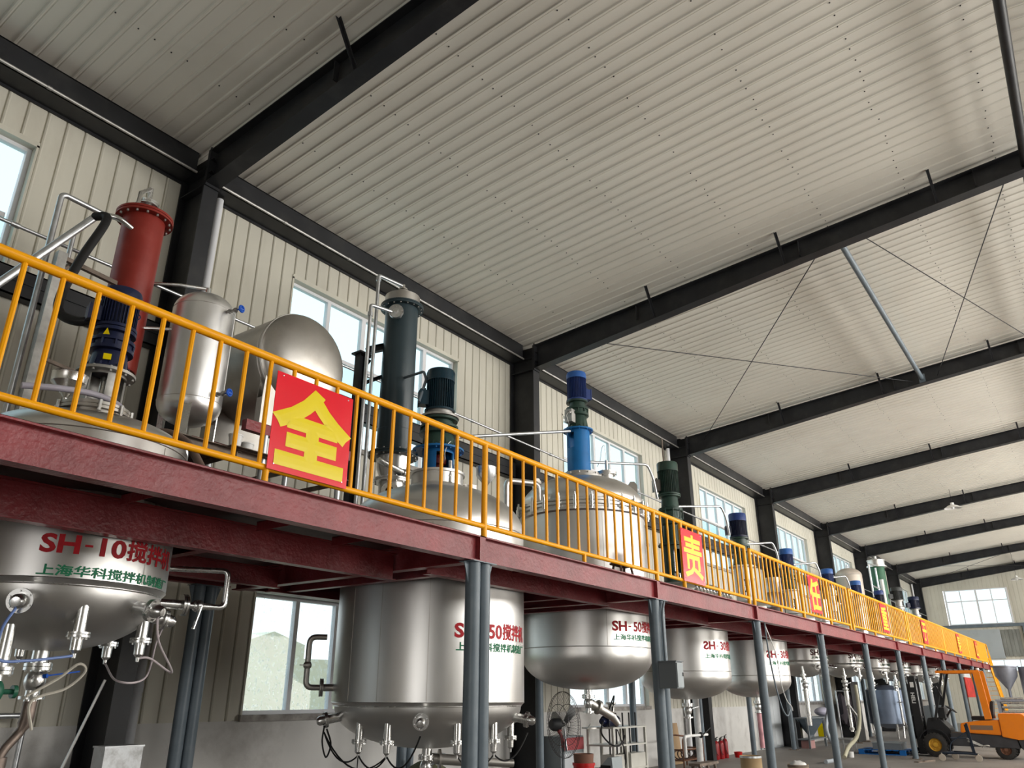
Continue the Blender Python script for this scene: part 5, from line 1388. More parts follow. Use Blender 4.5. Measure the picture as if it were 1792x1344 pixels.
# pedestal fan seen from behind
hx, hy, hz = 13.60, 8.6, 1.255
T = thing('pedestal_fan', 'large pedestal fan with wire guard and red motor bracket under the platform', 'fan', (hx, hy, 0))
ax = V(0.90, -0.44, 0).normalized(); sd = V(0.44, 0.90, 0); up = V(0, 0, 1); h0 = V(hx, hy, hz)
WIRE = mat('dark_fan_wire', (0.10, 0.09, 0.09), 0.4, 0.6)
b = MB(); R = 0.58
for k in range(64):
    a = 2*pi*k/56; d = sd*cos(a)+up*sin(a)
    b.tube([h0+d*0.06-ax*0.07, h0+d*R*0.6-ax*0.09, h0+d*R-ax*0.01, h0+d*R+ax*0.03, h0+d*R*0.6+ax*0.12, h0+d*0.05+ax*0.14], 0.0022, 4)
for (rr, o) in ((R, 0.0), (R, 0.03), (R*0.62, -0.09), (R*0.62, 0.12)): b.torus(h0+ax*o, ax, rr, 0.005, 40, 6)
b.build('wire_guard', WIRE, T)
for k in range(3):
    a = 2*pi*k/3+0.4; d = sd*cos(a)+up*sin(a); e = ax.cross(d)
    b = MB(); b.prism([(0.06, -0.05), (0.44, -0.10), (0.48, 0.02), (0.40, 0.08), (0.06, 0.04)], h0+ax*0.03, d, (e+ax*0.35).normalized(), ax*0.006); b.build('blade', GALV, T)
b = MB(); b.lathe([(0, -0.26), (0.09, -0.25), (0.115, -0.20), (0.115, -0.08), (0.06, -0.06), (0.03, 0.05), (0, 0.05)], h0, 24, ax); b.build('motor', mat('dark_fan_motor', (0.04, 0.042, 0.045), 0.5), T)
b = MB(); b.tube(bend([h0-ax*0.1+V(0, 0, -0.10), h0-ax*0.02+V(0, 0, -0.20), V(hx, hy, 0.85)], 0.06), 0.03, 10); b.beam(h0-ax*0.12-sd*0.12+V(0, 0, -0.1), h0-ax*0.12+sd*0.12+V(0, 0, -0.1), 0.05, 0.03); b.build('bracket', mat('faded_red_bracket', (0.30, 0.06, 0.06), 0.5), T)
b = MB(); b.cyl((hx, hy, 0.05), (hx, hy, 0.95), 0.03, n=12); b.build('pole', DGB, T)
b = MB(); b.lathe([(0, 0), (0.26, 0), (0.26, 0.03), (0.05, 0.06), (0, 0.06)], (hx, hy, 0), 32); b.build('base', DGB, T)

# white cabinet with a red strip
T = thing('steel_cabinet', 'pale grey steel cabinet with a red panel behind the pedestal fan', 'cabinet', (14.9, 9.75, 0))
b = MB(); b.box(14.70, 15.60, 9.35, 9.80, 0.03, 0.98); b.build('body', GB, T, smooth=False)
b = MB(); b.box(14.72, 15.58, 9.335, 9.348, 0.05, 0.66); d = b.build('door', mat('white_cabinet_door', (0.62, 0.65, 0.68), 0.4), T, smooth=False)
b = MB(); b.box(15.50, 15.52, 9.315, 9.335, 0.34, 0.42); b.build('handle', BLACK, d, smooth=False)
b = MB(); b.box(14.72, 15.58, 9.330, 9.348, 0.72, 0.95); b.build('red_panel', mat('faded_red_panel', (0.42, 0.075, 0.085), 0.5), T, smooth=False)
REDPL = mat('red_plastic', (0.50, 0.012, 0.012), 0.35)
T = thing('waste_bin', 'red plastic bin with a brown rim standing before the white cabinet', 'bin', (12.67, 7.6, 0))
b = MB(); b.lathe([(0, 0), (0.15, 0), (0.18, 0.66), (0.195, 0.66), (0.195, 0.70), (0.17, 0.70), (0.14, 0.02), (0, 0.02)], (12.67, 7.6, 0), 28); b.build('bucket', REDPL, T)
b = MB(); b.lathe([(0.14, 0.58), (0.165, 0.70), (0.175, 0.84), (0.16, 0.84), (0.13, 0.58)], (12.67, 7.6, 0), 24); b.build('paper_sack', mat('brown_paper', (0.20, 0.10, 0.07), 0.8), T)
T = thing('bundle', 'olive cloth bundle lying on boxes at the foot of the wall under the big tank', 'bundle', (10.1, 8.9, 0))
b = MB(); b.ball((10.1, 8.9, 0.62), 0.36, 0.30, 0.20, 24, 14)
for v in b.bm.verts: v.co += V(random.uniform(-.02, .02), random.uniform(-.02, .02), random.uniform(-.02, .02))
b.build('cloth', mat('olive_cloth', (0.10, 0.10, 0.055), 0.9), T)
b = MB(); b.box(9.6, 10.7, 8.6, 9.2, 0, 0.42); b.build('carton', mat('grey_carton', (0.30, 0.29, 0.27), 0.8), T, smooth=False)
b = MB(); b.lathe([(0.10, 0.70), (0.19, 0.84), (0.20, 0.92), (0.19, 0.92), (0.09, 0.72), (0, 0.72)], (10.2, 8.85, 0), 24); b.build('bowl', WHITE, T)

# filling machine on a frame
T = thing('filling_machine', 'cream filling machine frame with hoses and dark pump behind a front post', 'machine', (16.3, 8.9, 0))
CRM = mat('cream_machine_paint', (0.58, 0.57, 0.52), 0.4, 0, 0.06, 4)
x0, x1, y0, y1 = 15.55, 17.0, 8.6, 9.2
for xx in (x0, x0+0.55, x1):
    for yy in (y0, y1):
        b = MB(); b.box(xx-0.025, xx+0.025, yy-0.025, yy+0.025, 0, 1.12); b.build('upright', CRM, T, smooth=False)
for z in (0.32, 0.78, 1.12):
    b = MB(); b.box(x0-0.03, x1+0.03, y0-0.03, y1+0.03, z, z+0.03); b.build('shelf', CRM, T, smooth=False)
b = MB()
for k in range(5): b.cyl((x0+0.12+k*0.3, y0+0.15, 0.5), (x0+0.12+k*0.3, y0+0.15, 1.42), 0.018, n=8)
b.build('piston_rod', BLACK, T)
b = MB(); b.cyl((x0+0.1, y0+0.25, 1.26), (x0+0.62, y0+0.25, 1.26), 0.11, n=20); b.cyl((x0-0.02, y0+0.25, 1.26), (x0+0.1, y0+0.25, 1.26), 0.06, n=14); b.build('pump', NAVY, T)
b = MB(); b.box(x0+0.75, x1, y0, y0+0.3, 0.35, 0.62); b.box(x0+0.0, x0+0.45, y0, y0+0.3, 0.35, 0.62); b.build('control_box', CRM, T, smooth=False)
b = MB(); b.tube(spline([(x0-0.05, y0+0.2, 1.25), (x0-0.22, y0+0.15, 1.05), (x0-0.15, y0, 0.85), (x0+0.15, y0-0.05, 0.8), (x0+0.5, y0, 0.95), (x0+0.62, y0+0.1, 1.1)]), 0.018, 8); b.tube(spline([(x0+0.1, y0+0.2, 1.3), (x0+0.15, y0+0.1, 1.6), (x0+0.3, y0+0.1, 1.75), (x0+0.35, y0+0.2, 1.4)]), 0.014, 8); b.tube(spline([(x0+0.2, y0, 1.1), (x0+0.35, y0-0.05, 0.75), (x0+0.5, y0, 0.5), (x0+0.55, y0+0.05, 0.36)]), 0.012, 6); b.build('hose', BLACK, T)
b = MB(); b.cyl((x0+0.42, y0+0.25, 1.36), (x0+0.42, y0+0.25, 1.58), 0.07, n=16); b.lathe([(0.07, 1.58), (0.11, 1.60), (0.11, 1.63), (0, 1.64)], (x0+0.42, y0+0.25, 0), 16); b.build('filter', SSB, T)
T = thing('platform_scale', 'grey weighing scale with slanted display on a low table before the filling machine', 'scale', (14.9, 8.2, 0))
b = MB(); b.box(14.45, 15.35, 7.95, 8.5, 0.30, 0.36); b.build('tray', GALV, T, smooth=False)
for xx in (14.5, 15.3):
    for yy in (8.0, 8.45):
        b = MB(); b.box(xx-0.02, xx+0.02, yy-0.02, yy+0.02, 0, 0.30); b.build('leg', IRON, T, smooth=False)
b = MB(); b.prism([(0, 0), (0.34, 0), (0.34, 0.08), (0.10, 0.30), (0.02, 0.30)], (14.5, 8.05, 0.36), (0, 1, 0), (0, 0, 1), (0.40, 0, 0)); d = b.build('display_head', GB, T, smooth=False)
b = MB(); b.prism([(0, 0), (0.22, 0), (0.22, 0.10), (0, 0.10)], (14.497, 8.10, 0.42), (0, 1, 0), (0, 0, 1), (-0.004, 0, 0)); b.build('screen', BLACK, d, smooth=False)

# stool trestle, fibre drums
T = thing('trestle_stool', 'low rough wooden trestle on the floor left of the tan drum', 'stool', (17.2, 7.35, 0))
b = MB(); b.box(16.75, 17.75, 7.25, 7.5, 0.40, 0.45); b.build('top', IRON, T, smooth=False)
for xx in (16.85, 17.25, 17.65):
    b = MB(); b.beam((xx, 7.30, 0.40), (xx, 7.26, 0), 0.05, 0.05); b.beam((xx, 7.45, 0.40), (xx, 7.49, 0), 0.05, 0.05); b.build('leg', IRON, T, smooth=False)
TAN = mat('tan_fibre_drum', (0.44, 0.31, 0.17), 0.6, 0, 0.08, 3)
def fdrum(x, y, r, h, lab, bag):
    T = thing('fibre_drum', lab, 'drum', (x, y, 0))
    b = MB(); b.lathe([(0, 0), (r, 0), (r, 0.03), (r*0.985, 0.035), (r*0.985, h-0.06), (r, h-0.055), (r, h), (r-0.012, h), (r-0.012, h-0.03), (0, h-0.03)], (x, y, 0), 36); b.build('body', TAN, T)
    b = MB(); b.lathe([(r*0.99, h-0.05), (r*1.02, h-0.045), (r*1.02, h-0.005), (r*0.99, h)], (x, y, 0), 36); b.build('rim', GALV if not bag else IRON, T)
    if bag:
        b = MB(); b.ball((x, y, h-0.02), r*0.85, r*0.8, 0.09, 20, 10)
        for v in b.bm.verts: v.co += V(random.uniform(-.015, .015), random.uniform(-.015, .015), random.uniform(-.012, .012))
        b.build('liner_bag', WHITE, T)
fdrum(19.05, 7.0, 0.24, 0.50, 'tan fibre drum with open top before the third post', False)
fdrum(18.0, 5.62, 0.21, 0.44, 'brown fibre drum with a white bag on top at the bottom edge', True)

# rusty hand cart, board, extinguishers
T = thing('hand_cart', 'rusty tubular hand cart by the wall beside the fire extinguishers', 'cart', (21.3, 9.6, 0))
RUST = mat('rusty_tube', (0.16, 0.075, 0.045), 0.75, 0.2, 0.3, 10)
for yy in (9.35, 9.85):
    b = MB(); b.tube(bend([(20.6, yy, 0.0), (20.6, yy, 0.72), (21.2, yy, 0.78), (21.9, yy, 0.72), (21.9, yy, 0.0)], 0.12), 0.022, 8); b.build('side_frame', RUST, T)
b = MB()
for z in (0.2, 0.45): b.cyl((20.6, 9.35, z), (20.6, 9.85, z), 0.018, n=8); b.cyl((21.9, 9.35, z), (21.9, 9.85, z), 0.018, n=8); b.cyl((20.6, 9.35, z), (21.9, 9.35, z), 0.018, n=8)
b.build('cross_tube', RUST, T)
b = MB(); b.box(20.65, 21.85, 9.38, 9.82, 0.18, 0.20); b.build('tray', RUST, T, smooth=False)
for k in range(5):
    xx = 20.85+0.22*k
    b = MB(); b.torus((xx, 9.6, 0.32), (0.6, 0.5, 0.3*k-0.5), 0.12, 0.016, 20, 6); b.build('hose_coil', mat('dark_hose', (0.06, 0.04, 0.035), 0.6), T)
b = MB(); b.prism([(0, 0), (0.9, 0), (0.9, 1.05), (0, 1.05)], (21.5, 10.18, 0.0), (1, 0, 0), (0, 0.11, 0.99), (0, 0.02, 0))
tag(b.build('cardboard_sheet', mat('cardboard', (0.42, 0.29, 0.17), 0.85), org=(21.9, 10.2, 0), smooth=False), 'brown cardboard sheet leaning on the wall behind the rusty cart', 'cardboard')
EXTR = mat('dark_red_extinguisher', (0.26, 0.008, 0.012), 0.35)
for k in range(6):
    x, y = 24.05+0.19*k, 10.0-0.05*(k % 2)
    T = thing('fire_extinguisher', 'red fire extinguisher with black head in the row by the wall', 'fire extinguisher', (x, y, 0), 'fire extinguishers along the wall')
    h = 0.50 + 0.05*(k == 5)
    b = MB(); b.lathe([(0, 0), (0.08, 0), (0.085, 0.02), (0.085, h-0.10), (0.06, h-0.03), (0.025, h), (0, h)], (x, y, 0), 24); b.build('cylinder', EXTR, T)
    b = MB(); b.cyl((x, y, h-0.01), (x, y, h+0.06), 0.025, n=10); b.beam((x-0.02, y, h+0.06), (x+0.11, y-0.02, h+0.10), 0.025, 0.015); b.beam((x-0.02, y, h+0.04), (x+0.10, y-0.02, h+0.03), 0.025, 0.012); b.build('valve_head', BLACK, T)
    b = MB(); b.tube(spline([(x-0.02, y, h+0.05), (x-0.12, y-0.03, h-0.05), (x-0.11, y-0.06, h-0.30), (x-0.06, y-0.09, 0.12)]), 0.010, 6); b.build('hose', BLACK, T)
b = MB(); b.lathe([(0, 0), (0.10, 0), (0.13, 0.16), (0.12, 0.16), (0.09, 0.01), (0, 0.01)], (25.5, 9.75, 0), 24)
tag(b.build('red_bucket', REDPL, org=(25.5, 9.75, 0)), 'small red bucket at the right end of the extinguisher row', 'bucket')
# lagged pipe and pipe branch below the mirrored S tank
pipe_thing('lagged_pipe', 'thick white lagged pipe standing beside the rusty cart', 'pipe', [(20.9, 9.02, 1.9), (20.9, 9.02, 0.35), (20.6, 8.9, 0.06)], 0.085, mat('white_lagging', (0.62, 0.61, 0.60), 0.7, 0, 0.1, 12), 0.12, 16)
T = thing('branch_pipe', 'pale bent pipe with black valve below the mirrored S tank', 'pipe', (16.7, 7.4, 0.9))
b = MB(); b.tube(bend([(16.72, 7.4, 1.34), (16.72, 7.4, 0.98), (16.2, 7.3, 0.98), (16.2, 7.3, 0.60)], 0.06), 0.035, 10); b.cyl((16.72, 7.4, 0.98), (17.5, 7.35, 0.98), 0.028, n=10); b.build('pipe', WHITE, T)
b = MB(); b.ball((17.2, 7.37, 0.98), 0.06); b.beam((17.2, 7.33, 0.98), (17.45, 7.25, 1.12), 0.03, 0.015); b.build('valve', BLACK, T)
pipe_thing('discharge_pipe', 'white and pink sleeved discharge pipe under the second SH-30 tank', 'pipe', [(21.05, 7.4, 1.36), (21.05, 7.4, 0.55)], 0.06, mat('pink_sleeve', (0.60, 0.30, 0.33), 0.6, 0, 0.25, 5), n=14)
for k, xx in enumerate((29.2, 29.55)):
    pipe_thing('wall_conduit', ('blue grey conduit on the wall left of the grey door, first of two', 'blue grey conduit on the wall left of the grey door, second of two')[k], 'conduit', [(xx, 10.32, 3.0), (xx, 10.32, 0.02)], 0.025, POSTM)

# bench with hopper and tray below the small tanks
T = thing('steel_bench', 'dark steel bench with a chute hopper by the wall below the fourth post', 'bench', (32.5, 9.4, 0))
b = MB(); b.box(30.9, 34.6, 9.10, 9.65, 0.98, 1.02); b.build('top', DGB, T, smooth=False)
for xx in (30.95, 33.0, 34.55):
    for yy in (9.15, 9.60):
        b = MB(); b.box(xx-0.03, xx+0.03, yy-0.03, yy+0.03, 0, 0.98); b.build('leg', DGB, T, smooth=False)
b = MB(); b.box(30.95, 34.55, 9.12, 9.63, 0.28, 0.31); b.build('shelf', DGB, T, smooth=False)
b = MB(); b.lathe([(0.55, 0.98), (0.12, 0.42), (0.12, 0.36), (0.11, 0.36), (0.11, 0.42)], (32.0, 9.38, 0), 4); b.build('hopper', POSTM, T, smooth=False)
b = MB(); b.ball((33.9, 9.38, 1.185), 0.55, 0.28, 0.16, 20, 10)
tag(b.build('powder_sack', mat('lilac_sack', (0.40, 0.39, 0.48), 0.8), org=(33.9, 9.38, 1.02)), 'pale lilac sack lying on the steel bench top', 'sack')
b = MB(); b.prism([(0, 0), (0.28, 0), (0.34, 0.36), (0.20, 0.46), (-0.05, 0.36)], (33.4, 9.25, 0.312), (1, 0, 0), (0, 0, 1), (0, 0.25, 0))
tag(b.build('yellow_jug', SIGNY, org=(33.5, 9.3, 0.312)), 'yellow plastic jug on the shelf of the steel bench', 'jug')
b = MB(); b.box(31.1, 31.75, 9.2, 9.5, 0, 0.26)
tag(b.build('pink_carton', mat('pink_carton', (0.40, 0.22, 0.21), 0.8), org=(31.6, 9.6, 0), smooth=False), 'reddish carton on the floor under the steel bench', 'carton')
pipe_thing('grey_hose', 'thick grey hose hanging in a long bend beside the fourth post', 'hose', spline([(26.2, 7.1, 1.9), (26.0, 7.0, 1.45), (25.2, 6.9, 1.05), (25.15, 6.9, 0.75), (25.9, 6.9, 0.25), (25.7, 6.9, 0.06), (24.6, 6.9, 0.05)]), 0.055, mat('grey_hose', (0.36, 0.40, 0.44), 0.45), 0.01, 12)
pipe_thing('beige_hose', 'beige ribbed hose curving down to the floor under the small tanks', 'hose', spline([(30.3, 7.15, 2.1), (30.1, 7.1, 1.6), (29.5, 7.0, 1.0), (28.4, 6.9, 0.55), (27.2, 6.9, 0.30), (26.6, 6.9, 0.06)]), 0.06, mat('beige_hose', (0.50, 0.48, 0.36), 0.5), 0.01, 12)
pipe_thing('discharge_pipe', 'long bright discharge pipe under the small tank behind the fourth post', 'pipe', [(25.3, 7.4, 1.95), (25.3, 7.4, 0.95)], 0.07, SSB, n=14)
T = thing('forked_pipe', 'bright forked discharge pipe with two branches under a small tank', 'pipe', (29.95, 7.4, 0.7))
b = MB(); b.cyl((29.95, 7.4, 1.93), (29.95, 7.4, 1.45), 0.075, n=14); b.tube([(29.95, 7.4, 1.48), (29.6, 7.3, 1.15), (29.6, 7.3, 0.65)], 0.05, 10); b.tube([(29.95, 7.4, 1.48), (30.4, 7.3, 1.15), (30.5, 7.3, 0.65)], 0.05, 10); b.build('pipe', SSB, T)
b = MB(); b.cyl((29.6, 7.3, 0.78), (29.6, 7.3, 0.70), 0.08, n=12); b.cyl((30.5, 7.3, 0.78), (30.5, 7.3, 0.70), 0.08, n=12); b.build('clamp', CAST, T)
T = thing('step_stool', 'small grey step stool under the forked pipe', 'stool', (29.6, 7.5, 0))
b = MB(); b.box(29.3, 29.9, 7.3, 7.75, 0.42, 0.45); b.build('seat', GALV, T, smooth=False)
for xx in (29.33, 29.87):
    for yy in (7.33, 7.72):
        b = MB(); b.box(xx-0.02, xx+0.02, yy-0.02, yy+0.02, 0, 0.42); b.build('leg', GALV, T, smooth=False)
b = MB()
for k in range(7):
    c = V(37.8+0.42*k, 9.6+0.08*(k % 2), 1.25-0.06*(k % 3)); b.ball(c, 0.26, 0.16, 0.62, 12, 8)
for v in b.bm.verts: v.co += V(random.uniform(-.05, .05), random.uniform(-.03, .03), random.uniform(-.05, .05))
T = thing('coat_rack', 'dark work clothes hanging in a heap on a rack below the lower windows', 'clothes rack', (39, 9.6, 0))
b.build('clothes', mat('dark_cloth', (0.035, 0.028, 0.034), 0.9), T)
b = MB(); b.cyl((37.3, 9.65, 1.95), (40.9, 9.65, 1.95), 0.03, n=8); b.cyl((37.3, 9.65, 0), (37.3, 9.65, 1.95), 0.03, n=8); b.cyl((40.9, 9.65, 0), (40.9, 9.65, 1.95), 0.03, n=8); b.build('rail', GALV, T)
for k in range(3):
    x = 37.9+0.5*k; b = MB(); b.lathe([(0, 0), (0.15, 0), (0.16, 0.32), (0.08, 0.42), (0.05, 0.46), (0, 0.46)], (x, 9.1, 0), 18)
    tag(b.build('plastic_canister', mat('cloudy_plastic', (0.48, 0.46, 0.43), 0.5), org=(x, 9.1, 0)), 'cloudy plastic canister on the floor below the hanging dark clothes', 'canister', 'canisters under the clothes rack')
b = MB(); b.lathe([(0, 0), (0.08, 0), (0.085, 0.16), (0, 0.16)], (27.6, 6.95, 0), 16)
tag(b.build('white_pot', WHITE, org=(27.6, 6.95, 0)), 'small white pot on the floor near the beige hose end', 'pot')
# upright vat and black sheet beyond
T = thing('stainless_vat', 'blue reflecting stainless vat standing under the platform behind the pallet', 'vat', (40.5, 8.3, 0))
b = MB(); b.lathe([(0, 0.5), (0.2, 0.42), (0.85, 0.62), (0.85, 2.0), (0.80, 2.05), (0.3, 2.2), (0, 2.22)], (40.5, 8.3, 0), 40); b.build('shell', mat('blue_grey_vat', (0.22, 0.27, 0.36), 0.38, 0.6, 0.1, 3), T)
for a in (-60, 60, 180):
    e = nrm(a); b = MB(); b.cyl(V(40.5, 8.3, 0)+e*0.7, V(40.5, 8.3, 0.75)+e*0.78, 0.05, n=10); b.build('leg', SSB, T)
b = MB(); b.cyl((39.6, 7.6, 2.1), (39.6, 7.6, 0.6), 0.05, n=10); b.torus((39.6, 7.6, 1.5), (0, 0, 1), 0.10, 0.02, 16, 6); b.tube(spline([(39.6, 7.6, 0.9), (39.9, 7.5, 0.4), (40.3, 7.3, 0.1), (40.6, 7.2, 0.05)]), 0.04, 8); b.build('drain_pipe', SSB, T)
T = thing('black_screen', 'tall black sheet screen standing under the platform before the vat', 'screen', (36.2, 8.6, 0))
b = MB(); b.box(35.6, 36.9, 8.6, 8.64, 0.05, 2.3); b.build('sheet', BLACK, T, smooth=False)
b = MB()
for xx in (35.6, 36.9): b.box(xx-0.04, xx+0.04, 8.45, 8.80, 0, 0.05)
b.build('foot', IRON, T, smooth=False)

# blue pallet and the grey crate on it
BPL = mat('blue_pallet_plastic', (0.008, 0.12, 0.40), 0.45)
T = thing('pallet', 'blue plastic pallet on the floor before the forklift mast', 'pallet', (29.9, 6.35, 0))
for k in range(7):
    b = MB(); yy = 5.72+0.21*k; b.box(29.3, 30.5, yy, yy+0.15, 0.125, 0.15); b.build('deck_board', BPL, T, smooth=False)
for xx in (29.3, 29.82, 30.34):
    b = MB(); b.box(xx, xx+0.16, 5.72, 7.13, 0.0, 0.025); b.build('runner', BPL, T, smooth=False)
    for yy in (5.72, 6.34, 6.96):
        b = MB(); b.box(xx, xx+0.16, yy, yy+0.17, 0.025, 0.125); b.build('block', BPL, T, smooth=False)
T = thing('grey_crate', 'low dark grey crate lying on the blue pallet', 'crate', (29.95, 6.3, 0.15))
b = MB(); b.box(29.45, 30.35, 5.85, 6.70, 0.152, 0.34); b.build('body', DGB, T, smooth=False)
b = MB(); b.box(29.43, 30.37, 5.83, 6.72, 0.34, 0.36); b.build('rim', GB, T, smooth=False)

# forklift facing the platform
ORG_ = mat('forklift_orange', (0.80, 0.22, 0.008), 0.35, 0, 0.06, 3, coat=0.2, dirt=(0.40, 0.14, 0.05), dirt_amt=0.3, dscale=3)
DK = mat('forklift_dark_grey', (0.045, 0.045, 0.05), 0.5, 0, 0.2, 4)
BLK = mat('forklift_black', (0.018, 0.018, 0.02), 0.4)
TYRE = mat('tyre_rubber', (0.03, 0.028, 0.027), 0.8, 0, 0.2, 8)
T = thing('forklift', 'orange forklift with black mast parked at right facing the platform', 'forklift', (29.9, 3.9, 0))
xl, xr = 29.3, 30.5
def side(pts, x0, x1, m, nm, par=T):                    # outline in (Y, Z), extruded across the truck
    b = MB(); b.prism(pts, (x0, 0, 0), (0, 1, 0), (0, 0, 1), (x1-x0, 0, 0))
    bmesh.ops.bevel(b.bm, geom=b.bm.edges[:], offset=0.02, segments=2, affect='EDGES')
    return b.build(nm, m, par)
side([(2.10, 0.66), (2.16, 1.10), (2.34, 1.27), (2.95, 1.27), (2.95, 0.62), (2.55, 0.55), (2.2, 0.55)], xl-0.02, xr+0.02, ORG_, 'counterweight')
side([(2.14, 0.28), (2.14, 0.61), (2.56, 0.61), (2.56, 0.50), (2.50, 0.28)], xl+0.02, xr-0.02, DK, 'lower_counterweight')
side([(2.96, 0.66), (2.96, 1.08), (3.55, 1.05), (4.00, 0.98), (4.05, 0.72)], xl, xr, ORG_, 'hood')
side([(2.55, 0.30), (2.60, 0.65), (4.35, 0.70), (4.35, 0.34)], xl+0.03, xr-0.03, DK, 'chassis')
side([(4.34, 0.40), (4.34, 0.80), (4.62, 1.12), (4.92, 1.12), (5.02, 0.80), (5.02, 0.36)], xl+0.12, xr-0.12, BLK, 'front_cowl')
for xw in (xl, xr):                                      # front mudguards
    s = 0.02 if xw == xl else -0.30
    b = MB(); P = []
    for a in range(20, 171, 15):
        P.append((4.82+0.46*cos(radians(a)), 0.36+0.46*sin(radians(a))))
    Q = [(4.82+(y-4.82)*0.93, 0.36+(z-0.36)*0.93) for y, z in P][::-1]
    b.prism(P+Q, (xw+s, 0, 0), (0, 1, 0), (0, 0, 1), (0.28, 0, 0)); b.build('mudguard', BLK, T)
def wheel(x, y, r, w, sgn, rm):
    b = MB(); b.lathe([(r*0.55, -w/2), (r*0.9, -w/2), (r*0.98, -w*0.42), (r, -w*0.3), (r, w*0.3), (r*0.98, w*0.42), (r*0.9, w/2), (r*0.55, w/2), (r*0.55, -w/2)], (x, y, r), 40, (1, 0, 0))
    n = 20
    for k in range(n):
        a = 2*pi*k/n; e = V(0, cos(a), sin(a)); t = V(0, -sin(a), cos(a))
        for s in (-1, 1): b.beam(V(x+s*w*0.02, y, r)+e*r*1.0, V(x+s*w*0.48, y, r)+e*r*0.985+t*0.03, 0.05, 0.025, e)
    wv = b.build('wheel', TYRE, T)
    b = MB(); b.lathe([(r*0.56, sgn*w*0.40), (r*0.52, sgn*w*0.46), (r*0.46, sgn*w*0.30), (r*0.22, sgn*w*0.25), (r*0.20, sgn*w*0.42), (0, sgn*w*0.44)], (x, y, r), 28, (1, 0, 0)); b.bolts((x+sgn*w*0.30, y, r), r*0.34, 6, 0.02, 0.04, (1, 0, 0)); b.build('rim', rm, wv)
RIMY = mat('rim_yellow', (0.55, 0.30, 0.03), 0.5, 0, 0.2, 6)
wheel(xl+0.14, 4.82, 0.345, 0.24, -1, RIMY); wheel(xr-0.14, 4.82, 0.345, 0.24, 1, RIMY)
wheel(xl+0.13, 2.93, 0.265, 0.18, -1, RUST); wheel(xr-0.13, 2.93, 0.265, 0.18, 1, RUST)
for x in (xl+0.06, xr-0.06):                             # overhead guard
    b = MB(); b.beam((x, 3.22, 1.10), (x, 3.30, 2.46), 0.09, 0.19, (0, 1, 0.05)); b.build('rear_guard_leg', ORG_, T, smooth=False)
    b = MB(); b.beam((x, 4.70, 1.05), (x, 4.26, 2.46), 0.05, 0.07, (0, 1, 0.3)); b.build('front_guard_leg', BLK, T, smooth=False)
    b = MB(); b.beam((x, 3.22, 2.47), (x, 4.44, 2.47), 0.07, 0.08); b.build('guard_rail', ORG_, T, smooth=False)
b = MB()
for k in range(8): b.box(xl+0.06, xr-0.06, 3.30+0.15*k, 3.34+0.15*k, 2.51, 2.55)
b.box(xl+0.06, xr-0.06, 4.38, 4.44, 2.44, 2.51); b.build('guard_grille', BLK, T, smooth=False)
b = MB(); b.box(xl+0.35, xr-0.35, 3.20, 3.72, 1.06, 1.18); b.prism([(3.12, 1.12), (3.24, 1.12), (3.12, 1.62), (3.04, 1.62)], (xl+0.35, 0, 0), (0, 1, 0), (0, 0, 1), (0.5, 0, 0)); bmesh.ops.bevel(b.bm, geom=b.bm.edges[:], offset=0.02, segments=2, affect='EDGES'); b.build('seat', BLK, T)
b = MB(); b.cyl((29.9, 4.50, 1.05), (29.9, 4.28, 1.36), 0.03, n=10); b.torus((29.9, 4.27, 1.37), (0, -0.5, 0.7), 0.17, 0.015, 28, 8); b.cyl((29.75, 4.27, 1.37), (30.05, 4.27, 1.37), 0.012, n=6); b.build('steering_wheel', BLK, T)
b = MB(); b.box(xl+0.25, xr-0.25, 4.42, 4.62, 1.10, 1.42); b.build('dashboard', BLK, T, smooth=False)
b = MB(); b.beam((29.36, 4.50, 2.05), (29.36, 4.40, 1.75), 0.12, 0.04); b.cyl((29.36, 4.45, 1.8), (29.36, 4.36, 2.15), 0.012, n=6); b.build('mirror', BLK, T, smooth=False)
for x in (xl+0.30, xr-0.30):                             # mast
    b = MB(); b.box(x-0.07, x+0.07, 5.12, 5.16, 0.06, 2.36); b.box(x-0.07, x+0.07, 5.30, 5.34, 0.06, 2.36); b.box(x-0.015+(-0.055 if x < 29.9 else 0.055), x+0.015+(-0.055 if x < 29.9 else 0.055), 5.16, 5.30, 0.06, 2.36); b.build('mast_channel', BLK, T, smooth=False)
    xi = x+(0.11 if x < 29.9 else -0.11)
    b = MB(); b.box(xi-0.035, xi+0.035, 5.16, 5.32, 0.10, 2.32); b.build('inner_mast', DK, T, smooth=False)
    b = MB(); b.cyl((xi+(0.08 if x < 29.9 else -0.08), 5.20, 0.2), (xi+(0.08 if x < 29.9 else -0.08), 5.20, 2.2), 0.03, n=12); b.build('lift_cylinder', GALV, T)
b = MB(); b.box(xl+0.22, xr-0.22, 5.14, 5.32, 2.28, 2.36); b.box(xl+0.22, xr-0.22, 5.14, 5.32, 1.10, 1.16); b.box(xl+0.22, xr-0.22, 5.12, 5.30, 0.25, 0.33); b.build('mast_tie', BLK, T, smooth=False)
b = MB(); b.box(xl+0.14, xr-0.14, 5.36, 5.42, 0.14, 0.24); b.box(xl+0.14, xr-0.14, 5.36, 5.42, 0.50, 0.58)
for k in range(7): b.box(xl+0.16+0.145*k, xl+0.19+0.145*k, 5.38, 5.41, 0.58, 1.15)
b.box(xl+0.14, xr-0.14, 5.37, 5.42, 1.13, 1.18); b.build('carriage', BLK, T, smooth=False)
for x in (29.64, 30.16):
    b = MB(); b.box(x-0.06, x+0.06, 5.42, 5.47, 0.04, 0.58); b.box(x-0.06, x+0.06, 5.42, 6.60, 0.05, 0.085); b.build('fork', BLK, T, smooth=False)
vs_, fs = text_mesh('HELI', 0.17, 0.03)
